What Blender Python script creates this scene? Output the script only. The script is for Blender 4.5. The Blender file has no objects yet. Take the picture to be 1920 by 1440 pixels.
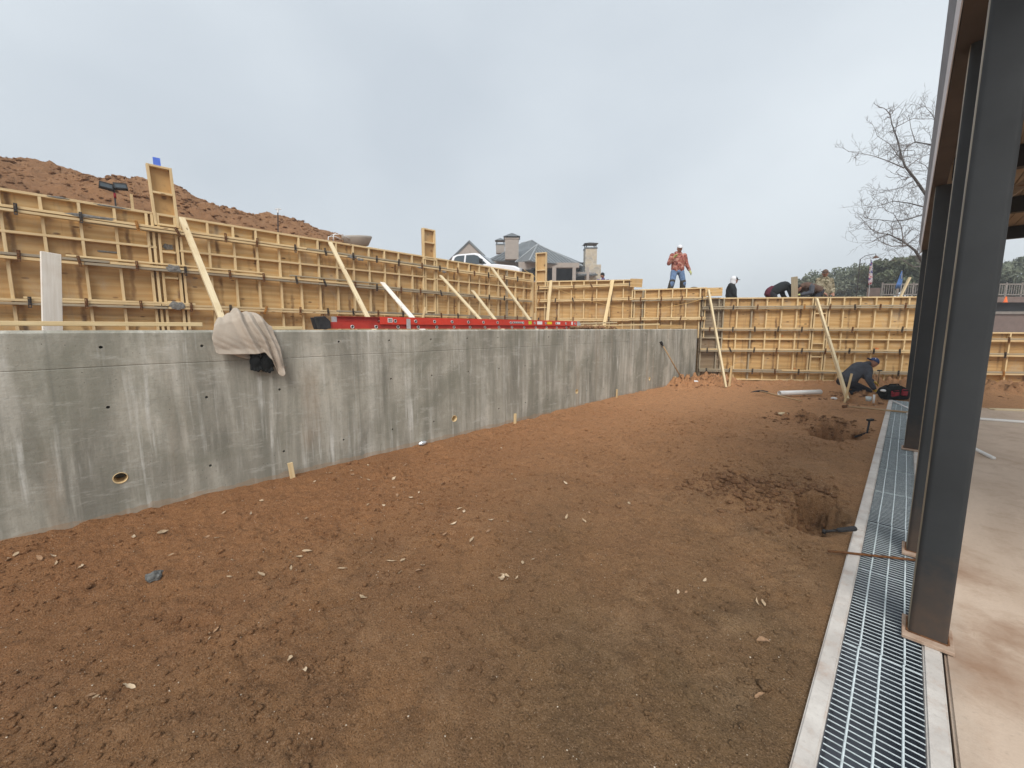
import bpy, bmesh, math, random
import numpy as np
from mathutils import Vector, Matrix, Euler

# ------------------------------------------------------------------ camera, sky, sun, exposure
S = bpy.context.scene
COL = S.collection
TH = math.radians(44.5); PITCH = math.radians(7.0); EYE = 1.6; FPX = 750.0
cd = bpy.data.cameras.new('camera'); cam = bpy.data.objects.new('camera', cd); COL.objects.link(cam)
cd.sensor_width = 36; cd.lens = FPX / 1920 * 36; cd.clip_start = 0.05; cd.clip_end = 2000
CYP = 616 + FPX * math.tan(PITCH)
cd.shift_y = -(720 - CYP) / 1920
cam.location = (0, 0, EYE); cam.rotation_euler = (math.pi / 2 - PITCH, 0, TH)
S.camera = cam

SUN_DIR = Vector((0.42, -0.55, 0.72)).normalized()     # towards the sun, behind the clouds
W = bpy.data.worlds.new('World'); S.world = W; W.use_nodes = True
wn = W.node_tree; wn.nodes.clear()
def wnode(t, **k):
    n = wn.nodes.new(t)
    for a, b in k.items(): setattr(n, a, b)
    return n
sky = wnode('ShaderNodeTexSky', sky_type='NISHITA', sun_disc=False)
sky.sun_elevation = math.asin(SUN_DIR.z); sky.sun_rotation = math.atan2(SUN_DIR.x, SUN_DIR.y)
sky.air_density = 1.5; sky.dust_density = 4
tc = wnode('ShaderNodeTexCoord'); mp = wnode('ShaderNodeMapping'); mp.inputs['Scale'].default_value = (1, 1, 1.7)
nz = wnode('ShaderNodeTexNoise'); nz.inputs['Scale'].default_value = 1.3; nz.inputs['Detail'].default_value = 5
nz.inputs['Roughness'].default_value = .42
rp = wnode('ShaderNodeValToRGB')
rp.color_ramp.elements[0].position = .34; rp.color_ramp.elements[0].color = (3.5, 3.85, 4.22, 1)
rp.color_ramp.elements[1].position = .66; rp.color_ramp.elements[1].color = (4.65, 5.0, 5.28, 1)
mx = wnode('ShaderNodeMixRGB'); mx.inputs[0].default_value = .95
bg = wnode('ShaderNodeBackground'); bg.inputs['Strength'].default_value = 0.1
wo = wnode('ShaderNodeOutputWorld')
L = wn.links.new
L(tc.outputs['Generated'], mp.inputs[0]); L(mp.outputs[0], nz.inputs['Vector']); L(nz.outputs['Fac'], rp.inputs[0])
L(sky.outputs[0], mx.inputs[1]); L(rp.outputs[0], mx.inputs[2]); L(mx.outputs[0], bg.inputs['Color']); L(bg.outputs[0], wo.inputs[0])

sl = bpy.data.lights.new('sun', 'SUN'); sl.energy = 1.5; sl.angle = math.radians(28); sl.color = (1, .97, .93)
so = bpy.data.objects.new('sun', sl); COL.objects.link(so); so.rotation_euler = SUN_DIR.to_track_quat('Z', 'Y').to_euler()

S.view_settings.view_transform = 'Standard'; S.view_settings.look = 'None'
S.view_settings.gamma = 1; S.view_settings.use_curve_mapping = False
S.view_settings.exposure = 0.85
S.render.engine = 'CYCLES'
S.cycles.use_denoising = True
S.cycles.max_bounces = 6; S.cycles.diffuse_bounces = 3; S.cycles.glossy_bounces = 3

random.seed(7); rng = np.random.default_rng(11)

# ------------------------------------------------------------------ survey helpers: where the sight line of a surveyed mark meets a known plane
fh = Vector((-math.sin(TH), math.cos(TH), 0)); RT = Vector((math.cos(TH), math.sin(TH), 0)); ZU = Vector((0, 0, 1))
fw = fh * math.cos(PITCH) - ZU * math.sin(PITCH); upv = fh * math.sin(PITCH) + ZU * math.cos(PITCH)
EYEV = Vector((0, 0, EYE))
def ray(x, y): return fw + RT * ((x - 960) / FPX) + upv * ((CYP - y) / FPX)
def on_z(x, y, z=0): d = ray(x, y); return EYEV + d * ((z - EYE) / d.z)
def on_x(x, y, X): d = ray(x, y); return EYEV + d * (X / d.x)
def on_line(x, y, p, q):
    d = ray(x, y); n = Vector((-(q[1] - p[1]), q[0] - p[0]))
    t = (n.x * p[0] + n.y * p[1]) / (n.x * d.x + n.y * d.y); return EYEV + d * t
def at(x, y, r): d = ray(x, y); return EYEV + d * (r / d.dot(fh))

# ------------------------------------------------------------------ materials
class G:
    def __init__(s, name, rough=.85, metal=0, spec=.35):
        s.m = bpy.data.materials.new(name); s.m.use_nodes = True
        s.t = s.m.node_tree; s.b = s.t.nodes['Principled BSDF']
        s.b.inputs['Roughness'].default_value = rough; s.b.inputs['Metallic'].default_value = metal
        s.b.inputs['Specular IOR Level'].default_value = spec
        s._tc = None
    def n(s, t): return s.t.nodes.new(t)
    def l(s, a, b): s.t.links.new(a, b)
    def co(s, scale=(1, 1, 1), rot=(0, 0, 0), rand=False, kind='Object'):
        if s._tc is None: s._tc = s.n('ShaderNodeTexCoord')
        mpn = s.n('ShaderNodeMapping'); mpn.inputs['Scale'].default_value = scale; mpn.inputs['Rotation'].default_value = rot
        s.l(s._tc.outputs[kind], mpn.inputs[0])
        if rand:
            oi = s.n('ShaderNodeObjectInfo'); m = s.n('ShaderNodeMath'); m.operation = 'MULTIPLY'; m.inputs[1].default_value = 37.0
            s.l(oi.outputs['Random'], m.inputs[0]); c = s.n('ShaderNodeCombineXYZ')
            for i in range(3): s.l(m.outputs[0], c.inputs[i])
            s.l(c.outputs[0], mpn.inputs['Location'])
        return mpn.outputs[0]
    def noise(s, vec, scale=5, det=4, ro=.55, dist=0):
        n = s.n('ShaderNodeTexNoise'); n.inputs['Scale'].default_value = scale; n.inputs['Detail'].default_value = det
        n.inputs['Roughness'].default_value = ro; n.inputs['Distortion'].default_value = dist; s.l(vec, n.inputs['Vector']); return n.outputs['Fac']
    def vor(s, vec, scale=5, out='Distance', feat='F1'):
        n = s.n('ShaderNodeTexVoronoi'); n.feature = feat; n.inputs['Scale'].default_value = scale; s.l(vec, n.inputs['Vector']); return n.outputs[out]
    def wave(s, vec, scale=5, dist=3, det=2, dirn='X', typ='BANDS'):
        n = s.n('ShaderNodeTexWave'); n.wave_type = typ
        if typ == 'BANDS': n.bands_direction = dirn
        n.inputs['Scale'].default_value = scale; n.inputs['Distortion'].default_value = dist
        n.inputs['Detail'].default_value = det; s.l(vec, n.inputs['Vector']); return n.outputs['Fac']
    def ramp(s, fac, *st):
        n = s.n('ShaderNodeValToRGB'); e = n.color_ramp.elements
        while len(e) < len(st): e.new(.5)
        for i, (p, c) in enumerate(st):
            e[i].position = p; e[i].color = (c, c, c, 1) if isinstance(c, (int, float)) else (*c, 1)
        s.l(fac, n.inputs[0]); return n.outputs[0]
    def mix(s, a, b, fac, mode='MIX'):
        n = s.n('ShaderNodeMixRGB'); n.blend_type = mode
        for k, v in ((0, fac), (1, a), (2, b)):
            sock = n.inputs[k]
            if isinstance(v, (int, float)): sock.default_value = v if k == 0 else (v, v, v, 1)
            elif isinstance(v, tuple): sock.default_value = (*v, 1)
            else: s.l(v, sock)
        return n.outputs[0]
    def math(s, op, a, b=0):
        n = s.n('ShaderNodeMath'); n.operation = op
        for k, v in ((0, a), (1, b)):
            if isinstance(v, (int, float)): n.inputs[k].default_value = v
            else: s.l(v, n.inputs[k])
        return n.outputs[0]
    def sep(s, vec):
        n = s.n('ShaderNodeSeparateXYZ'); s.l(vec, n.inputs[0]); return n.outputs
    def rnd(s): return s.n('ShaderNodeObjectInfo').outputs['Random']
    def col(s, c):
        if isinstance(c, tuple): s.b.inputs['Base Color'].default_value = (*c, 1)
        else: s.l(c, s.b.inputs['Base Color'])
        return s
    def rough(s, c): s.l(c, s.b.inputs['Roughness']); return s
    def bump(s, h, strength=.5, dist=.01):
        n = s.n('ShaderNodeBump'); n.inputs['Strength'].default_value = strength; n.inputs['Distance'].default_value = dist
        s.l(h, n.inputs['Height']); s.l(n.outputs[0], s.b.inputs['Normal']); return s

def plain(name, c, rough=.7, metal=0, var=.18, sc=6, spec=.35, bumpd=0):
    g = G(name, rough, metal, spec); f = g.noise(g.co(rand=True), sc, 5, .6)
    g.col(g.mix(tuple(v * (1 - var) for v in c), tuple(min(1, v * (1 + var)) for v in c), g.ramp(f, (.3, 0), (.7, 1))))
    if bumpd: g.bump(g.noise(g.co(rand=True), sc * 8, 3), .5, bumpd)
    return g.m

def mk_dirt(name, red=0.0, dark=1.0, gradient=False):
    g = G(name, .95, 0, .15); v = g.co()
    big = g.ramp(g.noise(v, .55, 5, .6, .6), (.36, 0), (.64, 1))
    mid = g.ramp(g.noise(v, 3.1, 6, .65), (.35, 0), (.68, 1))
    c = g.mix((.245 * dark, .157 * dark, .080 * dark), (.39 * dark, .222 * dark, .104 * dark), big)
    c = g.mix(c, (.185 * dark, .116 * dark, .064 * dark), g.math('MULTIPLY', mid, .6))
    dry = g.ramp(g.noise(v, 1.7, 6, .68, .8), (.52, 0), (.66, 1)); c = g.mix(c, (.50, .33, .185), g.math('MULTIPLY', dry, .38))
    wet = g.ramp(g.noise(v, .85, 5, .66, .7), (.54, 0), (.68, 1)); c = g.mix(c, (.155, .098, .055), g.math('MULTIPLY', wet, .5))
    if gradient:                                  # redder clay along the wall and far end, browner trampled soil near the drain
        x = g.sep(v)
        gx = g.ramp(g.math('ADD', g.math('MULTIPLY', x[0], -.21), g.math('MULTIPLY', g.noise(v, .9, 4), .45)), (.3, 0), (1.15, 1))
        c = g.mix(c, (.50, .205, .080), g.math('MULTIPLY', gx, .55))
        gy = g.ramp(g.math('ADD', g.math('MULTIPLY', x[1], .085), g.math('MULTIPLY', g.noise(v, 1.3, 4), .35)), (.32, 0), (.95, 1))
        c = g.mix(c, (.66, .335, .160), g.math('MULTIPLY', gy, .74))
    else:
        c = g.mix(c, (.42, .19, .09), red)
    fine = g.noise(v, 48, 5, .75)
    c = g.mix(c, (.58, .39, .24), g.math('MULTIPLY', g.ramp(fine, (.56, 0), (.74, 1)), .5))
    c = g.mix(c, (.045, .024, .012), g.math('MULTIPLY', g.ramp(fine, (.25, 1), (.44, 0)), .8))
    mott = g.noise(v, 11, 5, .7); c = g.mix(c, (.085, .05, .028), g.math('MULTIPLY', g.ramp(mott, (.3, 1), (.48, 0)), .4))
    gr = g.noise(v, 135, 3, .7); c = g.mix(c, (.03, .017, .01), g.math('MULTIPLY', g.ramp(gr, (.30, 1), (.46, 0)), .8)); c = g.mix(c, (.66, .46, .30), g.math('MULTIPLY', g.ramp(gr, (.56, 0), (.72, 1)), .6))
    chip = g.ramp(g.vor(v, 62), (.08, 1), (.13, 0)); sel = g.ramp(g.noise(v, 17, 2), (.54, 0), (.6, 1))
    c = g.mix(c, (.66, .53, .38), g.math('MULTIPLY', chip, sel))
    g.col(c)
    h = g.math('ADD', g.math('MULTIPLY', g.noise(v, 26, 6, .75), 1.0), g.math('MULTIPLY', g.noise(v, 110, 4, .75), .6))
    g.bump(h, 1.0, .04)
    return g.m

MT = {}
MT['dirt'] = mk_dirt('dirt', gradient=True)
MT['spoil'] = mk_dirt('fresh_spoil', .45, .85)
MT['crumb'] = mk_dirt('soil_crumb', .15, .82)
MT['mound'] = mk_dirt('mound_soil', .5, 1.1)
MT['terrace'] = mk_dirt('terrace_soil', .5, 1.0)

def mk_concrete():
    g = G('formed_concrete', .8, 0, .3); v = g.co(); z = g.sep(v)
    n1 = g.noise(g.co((1.7, 1.7, .42)), 1.0, 7, .66, .45); n2 = g.noise(g.co((5.2, 5.2, .42)), 1.0, 5, .65); n3 = g.noise(g.co((16, 16, .8)), 1.0, 4, .6)
    c = g.mix((.21, .200, .165), (.49, .46, .385), g.ramp(n1, (.36, 0), (.65, 1)))
    c = g.mix(c, (.60, .575, .505), g.math('MULTIPLY', g.ramp(n2, (.50, 0), (.66, 1)), .62))
    c = g.mix(c, (.20, .195, .16), g.math('MULTIPLY', g.ramp(n2, (.30, 1), (.47, 0)), .75))
    # paler, drier last lift near the top
    lift = g.ramp(g.math('ADD', z[2], g.math('MULTIPLY', n2, .55)), (1.30, 0), (1.75, 1))
    c = g.mix(c, (.54, .50, .42), g.math('MULTIPLY', lift, .55))
    blot = g.ramp(g.noise(v, 1.1, 6, .65, .6), (.47, 0), (.66, 1)); c = g.mix(c, (.215, .21, .165), g.math('MULTIPLY', blot, .75))
    eff = g.math('MULTIPLY', g.ramp(n3, (.55, 0), (.7, 1)), g.ramp(g.noise(v, 1.7, 4), (.42, 0), (.62, 1)))
    c = g.mix(c, (.66, .65, .60), g.math('MULTIPLY', eff, .8))
    scuff = g.ramp(g.noise(g.co((1.0, 1.3, 5.5)), 2.6, 6, .72), (.56, 0), (.70, 1)); c = g.mix(c, (.60, .585, .53), g.math('MULTIPLY', scuff, .36))
    rust = g.ramp(g.noise(g.co((2.3, 2.3, .14)), 1.0, 3), (.58, 0), (.72, 1)); c = g.mix(c, (.45, .31, .20), g.math('MULTIPLY', g.math('MULTIPLY', rust, g.ramp(g.noise(v, .9, 3), (.4, 0), (.6, 1))), .5))
    c = g.mix(c, (.24, .235, .20), g.math('MULTIPLY', g.ramp(g.noise(v, 22, 6, .75), (.52, 0), (.72, 1)), .5))
    foot = g.ramp(g.math('ADD', z[2], g.math('MULTIPLY', g.noise(v, 7, 4), -.09)), (-.06, 1), (.0, 0))
    c = g.mix(c, (.36, .22, .12), g.math('MULTIPLY', foot, .35))
    sv = g.math('ABSOLUTE', g.math('SUBTRACT', g.math('FRACT', g.math('MULTIPLY', g.math('ADD', z[1], .31), .41)), .5)); seam = g.ramp(sv, (.4945, 0), (.5, 1))
    hz = g.ramp(g.math('ABSOLUTE', g.math('SUBTRACT', z[2], g.math('ADD', 1.272, g.math('MULTIPLY', g.noise(g.co((.6, .6, .6)), 1.5, 2), .03)))), (0.0, 1), (.005, 0))
    brk = g.ramp(g.noise(v, 1.9, 3), (.42, 0), (.55, 1)); c = g.mix(c, (.17, .17, .15), g.math('MULTIPLY', g.math('MULTIPLY', hz, brk), .35)); c = g.mix(c, (.2, .195, .165), g.math('MULTIPLY', seam, .5))
    pit = g.ramp(g.vor(v, 21), (.055, 1), (.09, 0)); psel = g.ramp(g.noise(v, 2.6, 3), (.50, 0), (.58, 1)); c = g.mix(c, (.08, .075, .06), g.math('MULTIPLY', pit, psel))
    g.col(c)
    g.bump(g.math('SUBTRACT', g.math('ADD', g.noise(v, 45, 5, .6), g.math('MULTIPLY', g.noise(g.co((1, 1, 9)), 2.5, 4), .8)), g.math('MULTIPLY', hz, 2.0)), .4, .008)
    return g.m
MT['concrete'] = mk_concrete()

def mk_flatconc(name, c0, c1, stain, sc=1.0):
    g = G(name, .85, 0, .3); v = g.co()
    c = g.mix(c0, c1, g.ramp(g.noise(v, 1.4 * sc, 6, .65, .4), (.35, 0), (.68, 1)))
    c = g.mix(c, stain, g.math('MULTIPLY', g.ramp(g.noise(v, 3.3 * sc, 7, .7), (.52, 0), (.72, 1)), .6))
    c = g.mix(c, tuple(x * .6 for x in c0), g.math('MULTIPLY', g.ramp(g.noise(v, 36, 5, .7), (.55, 0), (.8, 1)), .5))
    g.col(c); g.bump(g.noise(v, 60, 4, .6), .4, .004); return g.m
def mk_slab():
    g = G('slab_concrete', .85, 0, .3); v = g.co(); p = g.sep(v)
    c = g.mix((.49, .37, .275), (.63, .50, .39), g.ramp(g.noise(g.co((1, .35, 1), (0, 0, .5)), 1.6, 6, .68, .5), (.34, 0), (.66, 1)))
    c = g.mix(c, (.32, .195, .12), g.math('MULTIPLY', g.ramp(g.noise(v, 2.7, 7, .72, .4), (.5, 0), (.70, 1)), .45))
    for cx, cy, r_ in ((.36, 2.78, .5), (.38, 3.85, .4), (.52, 3.2, .4)):
        d = g.math('SQRT', g.math('ADD', g.math('POWER', g.math('SUBTRACT', p[0], cx), 2), g.math('POWER', g.math('SUBTRACT', p[1], cy), 2)))
        m = g.ramp(g.math('ADD', d, g.math('MULTIPLY', g.noise(v, 6, 5, .7), .5)), (r_ * .45, 1), (r_ + .12, 0)); c = g.mix(c, (.25, .125, .062), g.math('MULTIPLY', m, .75))
    edge = g.ramp(g.math('ADD', p[0], g.math('MULTIPLY', g.noise(v, 8, 5), .16)), (.33, 1), (.45, 0)); c = g.mix(c, (.42, .37, .31), g.math('MULTIPLY', edge, .4))
    sc = g.ramp(g.noise(g.co((7, 1.2, 1), (0, 0, .9)), 3, 5, .7), (.66, 0), (.74, 1)); c = g.mix(c, (.2, .12, .075), g.math('MULTIPLY', sc, .5))
    c = g.mix(c, (.25, .2, .15), g.math('MULTIPLY', g.ramp(g.noise(v, 40, 5, .75), (.56, 0), (.76, 1)), .5))
    g.col(c); g.bump(g.noise(v, 60, 4, .6), .4, .004); return g.m
MT['slab'] = mk_slab()
MT['curb'] = mk_flatconc('curb_concrete', (.50, .46, .42), (.66, .62, .57), (.42, .28, .2), 2.5)

def mk_ply(name, ca, cb, stain=.6, tie=None):
    g = G(name, .75, 0, .3); v = g.co(rand=True)
    gr = g.wave(g.co((.30, 1, 1.9), rand=True), 1.35, 9.5, 3, 'Z')
    c = g.mix(ca, cb, g.ramp(gr, (.1, 0), (.9, 1)))
    c = g.mix(c, tuple(x * .62 for x in ca), g.math('MULTIPLY', g.ramp(g.noise(g.co((.8, .8, 24), rand=True), 1.5, 4), (.48, 0), (.72, 1)), .5))
    rs = g.ramp(g.noise(g.co((6, 6, .28), rand=True), 1.2, 4, .6), (.58, 0), (.74, 1)); c = g.mix(c, (.20, .10, .035), g.math('MULTIPLY', rs, stain))
    if tie:                                        # rust runs below the form ties, spaced along the wall
        e, off, per = tie; ps = g.n('ShaderNodeNewGeometry').outputs['Position']; p = g.sep(ps)
        t = g.math('ADD', g.math('MULTIPLY', p[0], e[0]), g.math('MULTIPLY', p[1], e[1])); wob = g.math('MULTIPLY', g.noise(ps, 5, 3), .10)
        d = g.math('MULTIPLY', g.math('ABSOLUTE', g.math('SUBTRACT', g.math('FRACT', g.math('ADD', g.math('DIVIDE', g.math('SUBTRACT', g.math('ADD', t, wob), off + .05), per), .5)), .5)), per)
        m = g.ramp(d, (.012, 1), (.042, 0)); m = g.math('MULTIPLY', m, g.ramp(g.noise(ps, 1.9, 4), (.40, 0), (.56, 1))); c = g.mix(c, (.10, .042, .014), g.math('MULTIPLY', m, .85))
    kn = g.ramp(g.vor(g.co((2.0, 2.0, 5.0), rand=True), 1.5), (.09, 1), (.15, 0)); c = g.mix(c, (.10, .045, .015), g.math('MULTIPLY', kn, .9))
    wz = g.ramp(g.noise(g.co(rand=True), .9, 4), (.5, 0), (.75, 1)); c = g.mix(c, (.33, .235, .13), g.math('MULTIPLY', wz, .4))
    rr = g.rnd(); c = g.mix(c, (.36, .205, .085), g.math('MULTIPLY', rr, .6))
    pz = g.ramp(g.noise(g.co((1.3, 1.3, .8), rand=True), 1.7, 6, .7, .6), (.54, 0), (.68, 1)); c = g.mix(c, (.44, .39, .31), g.math('MULTIPLY', pz, .42))
    g.col(c); g.bump(gr, .15, .003); return g.m
MT['ply'] = mk_ply('plywood_new', (.60, .375, .15), (.72, .50, .235))
MT['ply2'] = mk_ply('plywood_reused', (.56, .33, .125), (.66, .43, .18), .7)
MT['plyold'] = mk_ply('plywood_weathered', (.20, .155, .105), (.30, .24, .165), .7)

def mk_lumber(name, ca, cb, grey=.2):
    g = G(name, .75, 0, .3)
    gr = g.noise(g.co((1.5, 26, 26), rand=True), 1.6, 5, .6)
    c = g.mix(ca, cb, g.ramp(gr, (.3, 0), (.7, 1)))
    rr = g.rnd()
    c = g.mix(c, (.30, .26, .2), g.math('MULTIPLY', g.ramp(rr, (.45, 0), (1, 1)), grey))
    c = g.mix(c, (.42, .24, .09), g.math('MULTIPLY', g.ramp(g.noise(g.co((2, 2, 2), rand=True), 1.3, 3), (.5, 0), (.8, 1)), .35))
    kn = g.ramp(g.vor(g.co((2.6, 9, 9), rand=True), 1.0), (.07, 1), (.12, 0))
    c = g.mix(c, (.16, .075, .03), g.math('MULTIPLY', kn, .8))
    g.col(c); g.bump(gr, .25, .003); return g.m
MT['lum'] = mk_lumber('lumber_fir', (.66, .47, .235), (.80, .63, .36))
MT['lum_pale'] = mk_lumber('lumber_pale', (.66, .52, .30), (.78, .66, .44), .15)
MT['lum_grey'] = mk_lumber('lumber_weathered', (.30, .25, .17), (.46, .39, .27), .6)
MT['lum_white'] = mk_lumber('board_cement_coated', (.78, .72, .62), (.94, .90, .82), .03)
MT['rust'] = plain('rusty_steel', (.17, .075, .03), .9, .2, .5, 40)
MT['rust_or'] = plain('orange_rust', (.42, .19, .045), .9, 0, .4, 40)
MT['darksteel'] = plain('dark_steel', (.06, .05, .045), .6, .4, .4, 30)

def mk_primer():
    g = G('grey_primer_steel', .55, 0, .3); v = g.co()
    c = g.mix((.026, .029, .031), (.040, .044, .047), g.ramp(g.noise(v, 1.7, 5, .6), (.3, 0), (.7, 1)))
    z = g.sep(v)
    low = g.ramp(g.math('ADD', z[2], g.math('MULTIPLY', g.noise(v, 9, 5, .7), .9)), (.35, 1), (.95, 0))
    c = g.mix(c, (.11, .07, .045), g.math('MULTIPLY', low, .7))
    sp = g.ramp(g.noise(v, 14, 6, .75), (.66, 0), (.76, 1)); c = g.mix(c, (.11, .06, .035), g.math('MULTIPLY', sp, .5))
    g.col(c); g.rough(g.ramp(g.noise(v, 5, 4), (.3, .5), (.7, .72))); g.bump(g.noise(v, 90, 3), .12, .002); return g.m
MT['primer'] = mk_primer()
MT['edge_beige_lit'] = plain('bare_steel_lit_edge', (.26, .225, .165), .6, 0, .35, 3)  # beige bare edge, with the light this side catches put into its colour
MT['plate'] = mk_flatconc('rusty_base_plate', (.34, .22, .15), (.50, .38, .29), (.26, .12, .06), 6)
MT['galv'] = plain('galvanised_steel', (.62, .69, .70), .5, .0, .2, 24)
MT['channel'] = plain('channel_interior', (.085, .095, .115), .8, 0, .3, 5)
MT['fascia_grey'] = plain('fascia_primer', (.17, .165, .18), .6, 0, .3, 2)
MT['fascia_white'] = plain('fascia_flange', (.60, .58, .60), .5, 0, .08, 2)
MT['beam_brown'] = plain('beam_underside', (.06, .042, .032), .7, 0, .3, 2)
MT['black'] = plain('black_steel', (.018, .017, .017), .6, 0, .3, 8)
MT['soffit'] = mk_lumber('soffit_board', (.20, .155, .11), (.28, .215, .15), .1)
MT['red'] = plain('red_fibreglass', (.62, .045, .022), .38, 0, .16, 4, .5)
MT['redlow'] = plain('red_fibreglass_shaded', (.42, .034, .022), .5, 0, .3, 4, .5)  # darker red stands in for shading on the lower and far rails
MT['alu'] = plain('aluminium', (.62, .62, .62), .35, .7, .12, 20)
MT['rubber'] = plain('black_rubber', (.03, .03, .032), .7, 0, .4, 14, .3, .01)
MT['white'] = plain('white_paint', (.78, .78, .77), .5, 0, .06, 6)
MT['pvc'] = plain('white_pvc', (.80, .79, .76), .35, 0, .06, 6, .5)
MT['yellow'] = plain('yellow_sticker', (.80, .60, .03), .5, 0, .08, 6)
MT['lime'] = plain('green_yellow_sticker', (.55, .6, .05), .5, 0, .1, 6)
MT['orange'] = plain('orange_plastic', (.85, .16, .03), .45, 0, .1, 6)
MT['fleece'] = plain('beige_fleece', (.44, .375, .305), .95, 0, .10, 9, .1, .004)
MT['blackcloth'] = plain('black_cloth', (.014, .015, .015), .9, 0, .4, 20, .2)
MT['leaf'] = plain('dead_leaf', (.44, .32, .20), .8, 0, .35, 30)
MT['leaf2'] = plain('pale_dead_leaf', (.56, .43, .29), .8, 0, .3, 30)
MT['leaf3'] = plain('brown_dead_leaf', (.30, .18, .1), .8, 0, .35, 30)
MT['stone'] = plain('grey_stone', (.17, .17, .16), .95, 0, .5, 45, .1, .03)
MT['grit'] = plain('pale_grit', (.60, .5, .38), .9, 0, .25, 30)
MT['skin'] = plain('skin', (.36, .18, .12), .6, 0, .12, 12)
MT['yglove'] = plain('yellow_glove', (.60, .40, .06), .8, 0, .25, 20)
MT['lglove'] = plain('lime_work_glove', (.50, .52, .2), .8, 0, .5, 26)
MT['denim'] = plain('blue_denim', (.14, .215, .36), .9, 0, .35, 14, .2)
MT['darkpants'] = plain('dark_trousers', (.035, .035, .042), .9, 0, .3, 14, .2)
MT['greyjacket'] = plain('charcoal_jacket', (.075, .08, .095), .9, 0, .25, 10, .2)
MT['blackjacket'] = plain('black_jacket', (.022, .024, .026), .85, 0, .3, 10, .2)
MT['brownjacket'] = plain('brown_jacket', (.12, .075, .055), .85, 0, .25, 10, .2)
MT['navycap'] = plain('navy_cap', (.05, .08, .19), .85, 0, .2, 14, .2)
MT['whitecap'] = plain('white_cap', (.74, .75, .77), .85, 0, .08, 14, .2)
MT['purple'] = plain('purple_shirt', (.12, .1, .22), .85, 0, .2, 14, .2)
MT['hair'] = plain('black_hair', (.012, .011, .01), .6, 0, .3, 40)
MT['knee'] = plain('knee_pad', (.05, .045, .035), .85, 0, .5, 16)
def mk_camo(name, cols, sc=7):
    g = G(name, .9, 0, .15); v = g.co()
    f = g.noise(v, sc, 3, .6, .8); f2 = g.noise(v, sc * 2.1, 3, .6, 1.2)
    c = g.ramp(f, (.40, cols[0]), (.44, cols[1]), (.55, cols[1]), (.58, cols[2]))
    c = g.mix(c, cols[3], g.ramp(f2, (.60, 0), (.63, 1))); g.col(c); return g.m
MT['redcamo'] = mk_camo('red_camo', [(.11, .035, .03), (.36, .115, .09), (.52, .29, .24), (.32, .21, .09)], 11)
MT['greencamo'] = mk_camo('green_camo', [(.10, .085, .05), (.26, .22, .145), (.36, .32, .23), (.07, .065, .04)], 9)
MT['carwhite'] = plain('white_car_paint', (.80, .81, .83), .18, 0, .02, 2, .6)
MT['glass'] = plain('dark_window_glass', (.05, .065, .075), .08, 0, .1, 1, .8)
MT['roofmetal'] = plain('dark_metal_roof', (.12, .132, .138), .45, .1, .15, 1.5, .5)
MT['roofseam'] = plain('roof_seam', (.32, .34, .35), .45, .1, .1, 2, .5)
MT['stucco'] = plain('beige_stucco', (.36, .315, .275), .9, 0, .1, 3)
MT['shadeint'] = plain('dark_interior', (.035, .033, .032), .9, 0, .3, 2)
def mk_limestone():
    g = G('limestone_blocks', .9, 0, .2); v = g.co(kind='Object')
    cell = g.vor(g.co((1.6, 1.6, 3.2)), 1.3, 'Color'); edge = g.vor(g.co((1.6, 1.6, 3.2)), 1.3, 'Distance', 'DISTANCE_TO_EDGE')
    c = g.mix((.50, .43, .32), (.36, .33, .28), g.ramp(g.sep(cell)[0], (.2, 0), (.9, 1)))
    c = g.mix(c, (.56, .52, .45), g.ramp(edge, (.02, 1), (.05, 0))); g.col(c); return g.m
MT['limestone'] = mk_limestone()
MT['bark'] = plain('bark', (.075, .062, .052), .95, 0, .35, 9)
MT['twig'] = plain('twig_bark', (.17, .15, .14), .95, 0, .3, 9)
def mk_leaves(name, a, b):
    g = G(name, .7, 0, .25); f = g.noise(g.co(), .9, 4); f2 = g.noise(g.co(), 9, 3)
    c = g.mix(a, b, g.ramp(f, (.35, 0), (.65, 1))); c = g.mix(c, tuple(x * .7 for x in a), g.math('MULTIPLY', g.ramp(f2, (.4, 0), (.7, 1)), .5)); g.col(c); return g.m
MT['oak'] = mk_leaves('live_oak_leaves', (.115, .135, .075), (.17, .19, .11))
MT['oak_hazed'] = mk_leaves('hazed_oak_leaves', (.16, .18, .12), (.21, .23, .16))  # leaf colour paled to imitate haze over the farther crowns
MT['flag'] = mk_camo('red_white_blue_flag', [(.55, .03, .05), (.75, .72, .74), (.06, .07, .3), (.6, .05, .07)], 3)
MT['blueflag'] = plain('blue_flag', (.10, .24, .58), .7, 0, .4, 3)
MT['blue'] = plain('blue_marker', (.10, .20, .75), .6, 0, .2, 8)
MT['deckbrown'] = plain('brown_deck', (.19, .14, .12), .8, 0, .15, 3)
MT['deckgrey'] = plain('grey_rail', (.24, .215, .19), .8, 0, .15, 4)
MT['bagred'] = plain('red_bag', (.26, .015, .025), .8, 0, .5, 12)
MT['maroon'] = plain('maroon_cloth', (.10, .015, .03), .9, 0, .3, 12)
MT['splat'] = plain('hardened_concrete', (.22, .215, .20), .95, 0, .35, 30, .1, .01)
MT['spray'] = plain('orange_spray_paint', (.62, .20, .06), .8, 0, .35, 25)
MT['tan'] = plain('tan_plastic', (.40, .36, .31), .6, 0, .08, 4)
MT['string'] = plain('yellow_string', (.72, .48, .18), .8, 0, .1, 4)
MT['handle'] = mk_lumber('tool_handle', (.36, .23, .12), (.5, .34, .19), .1)

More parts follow.
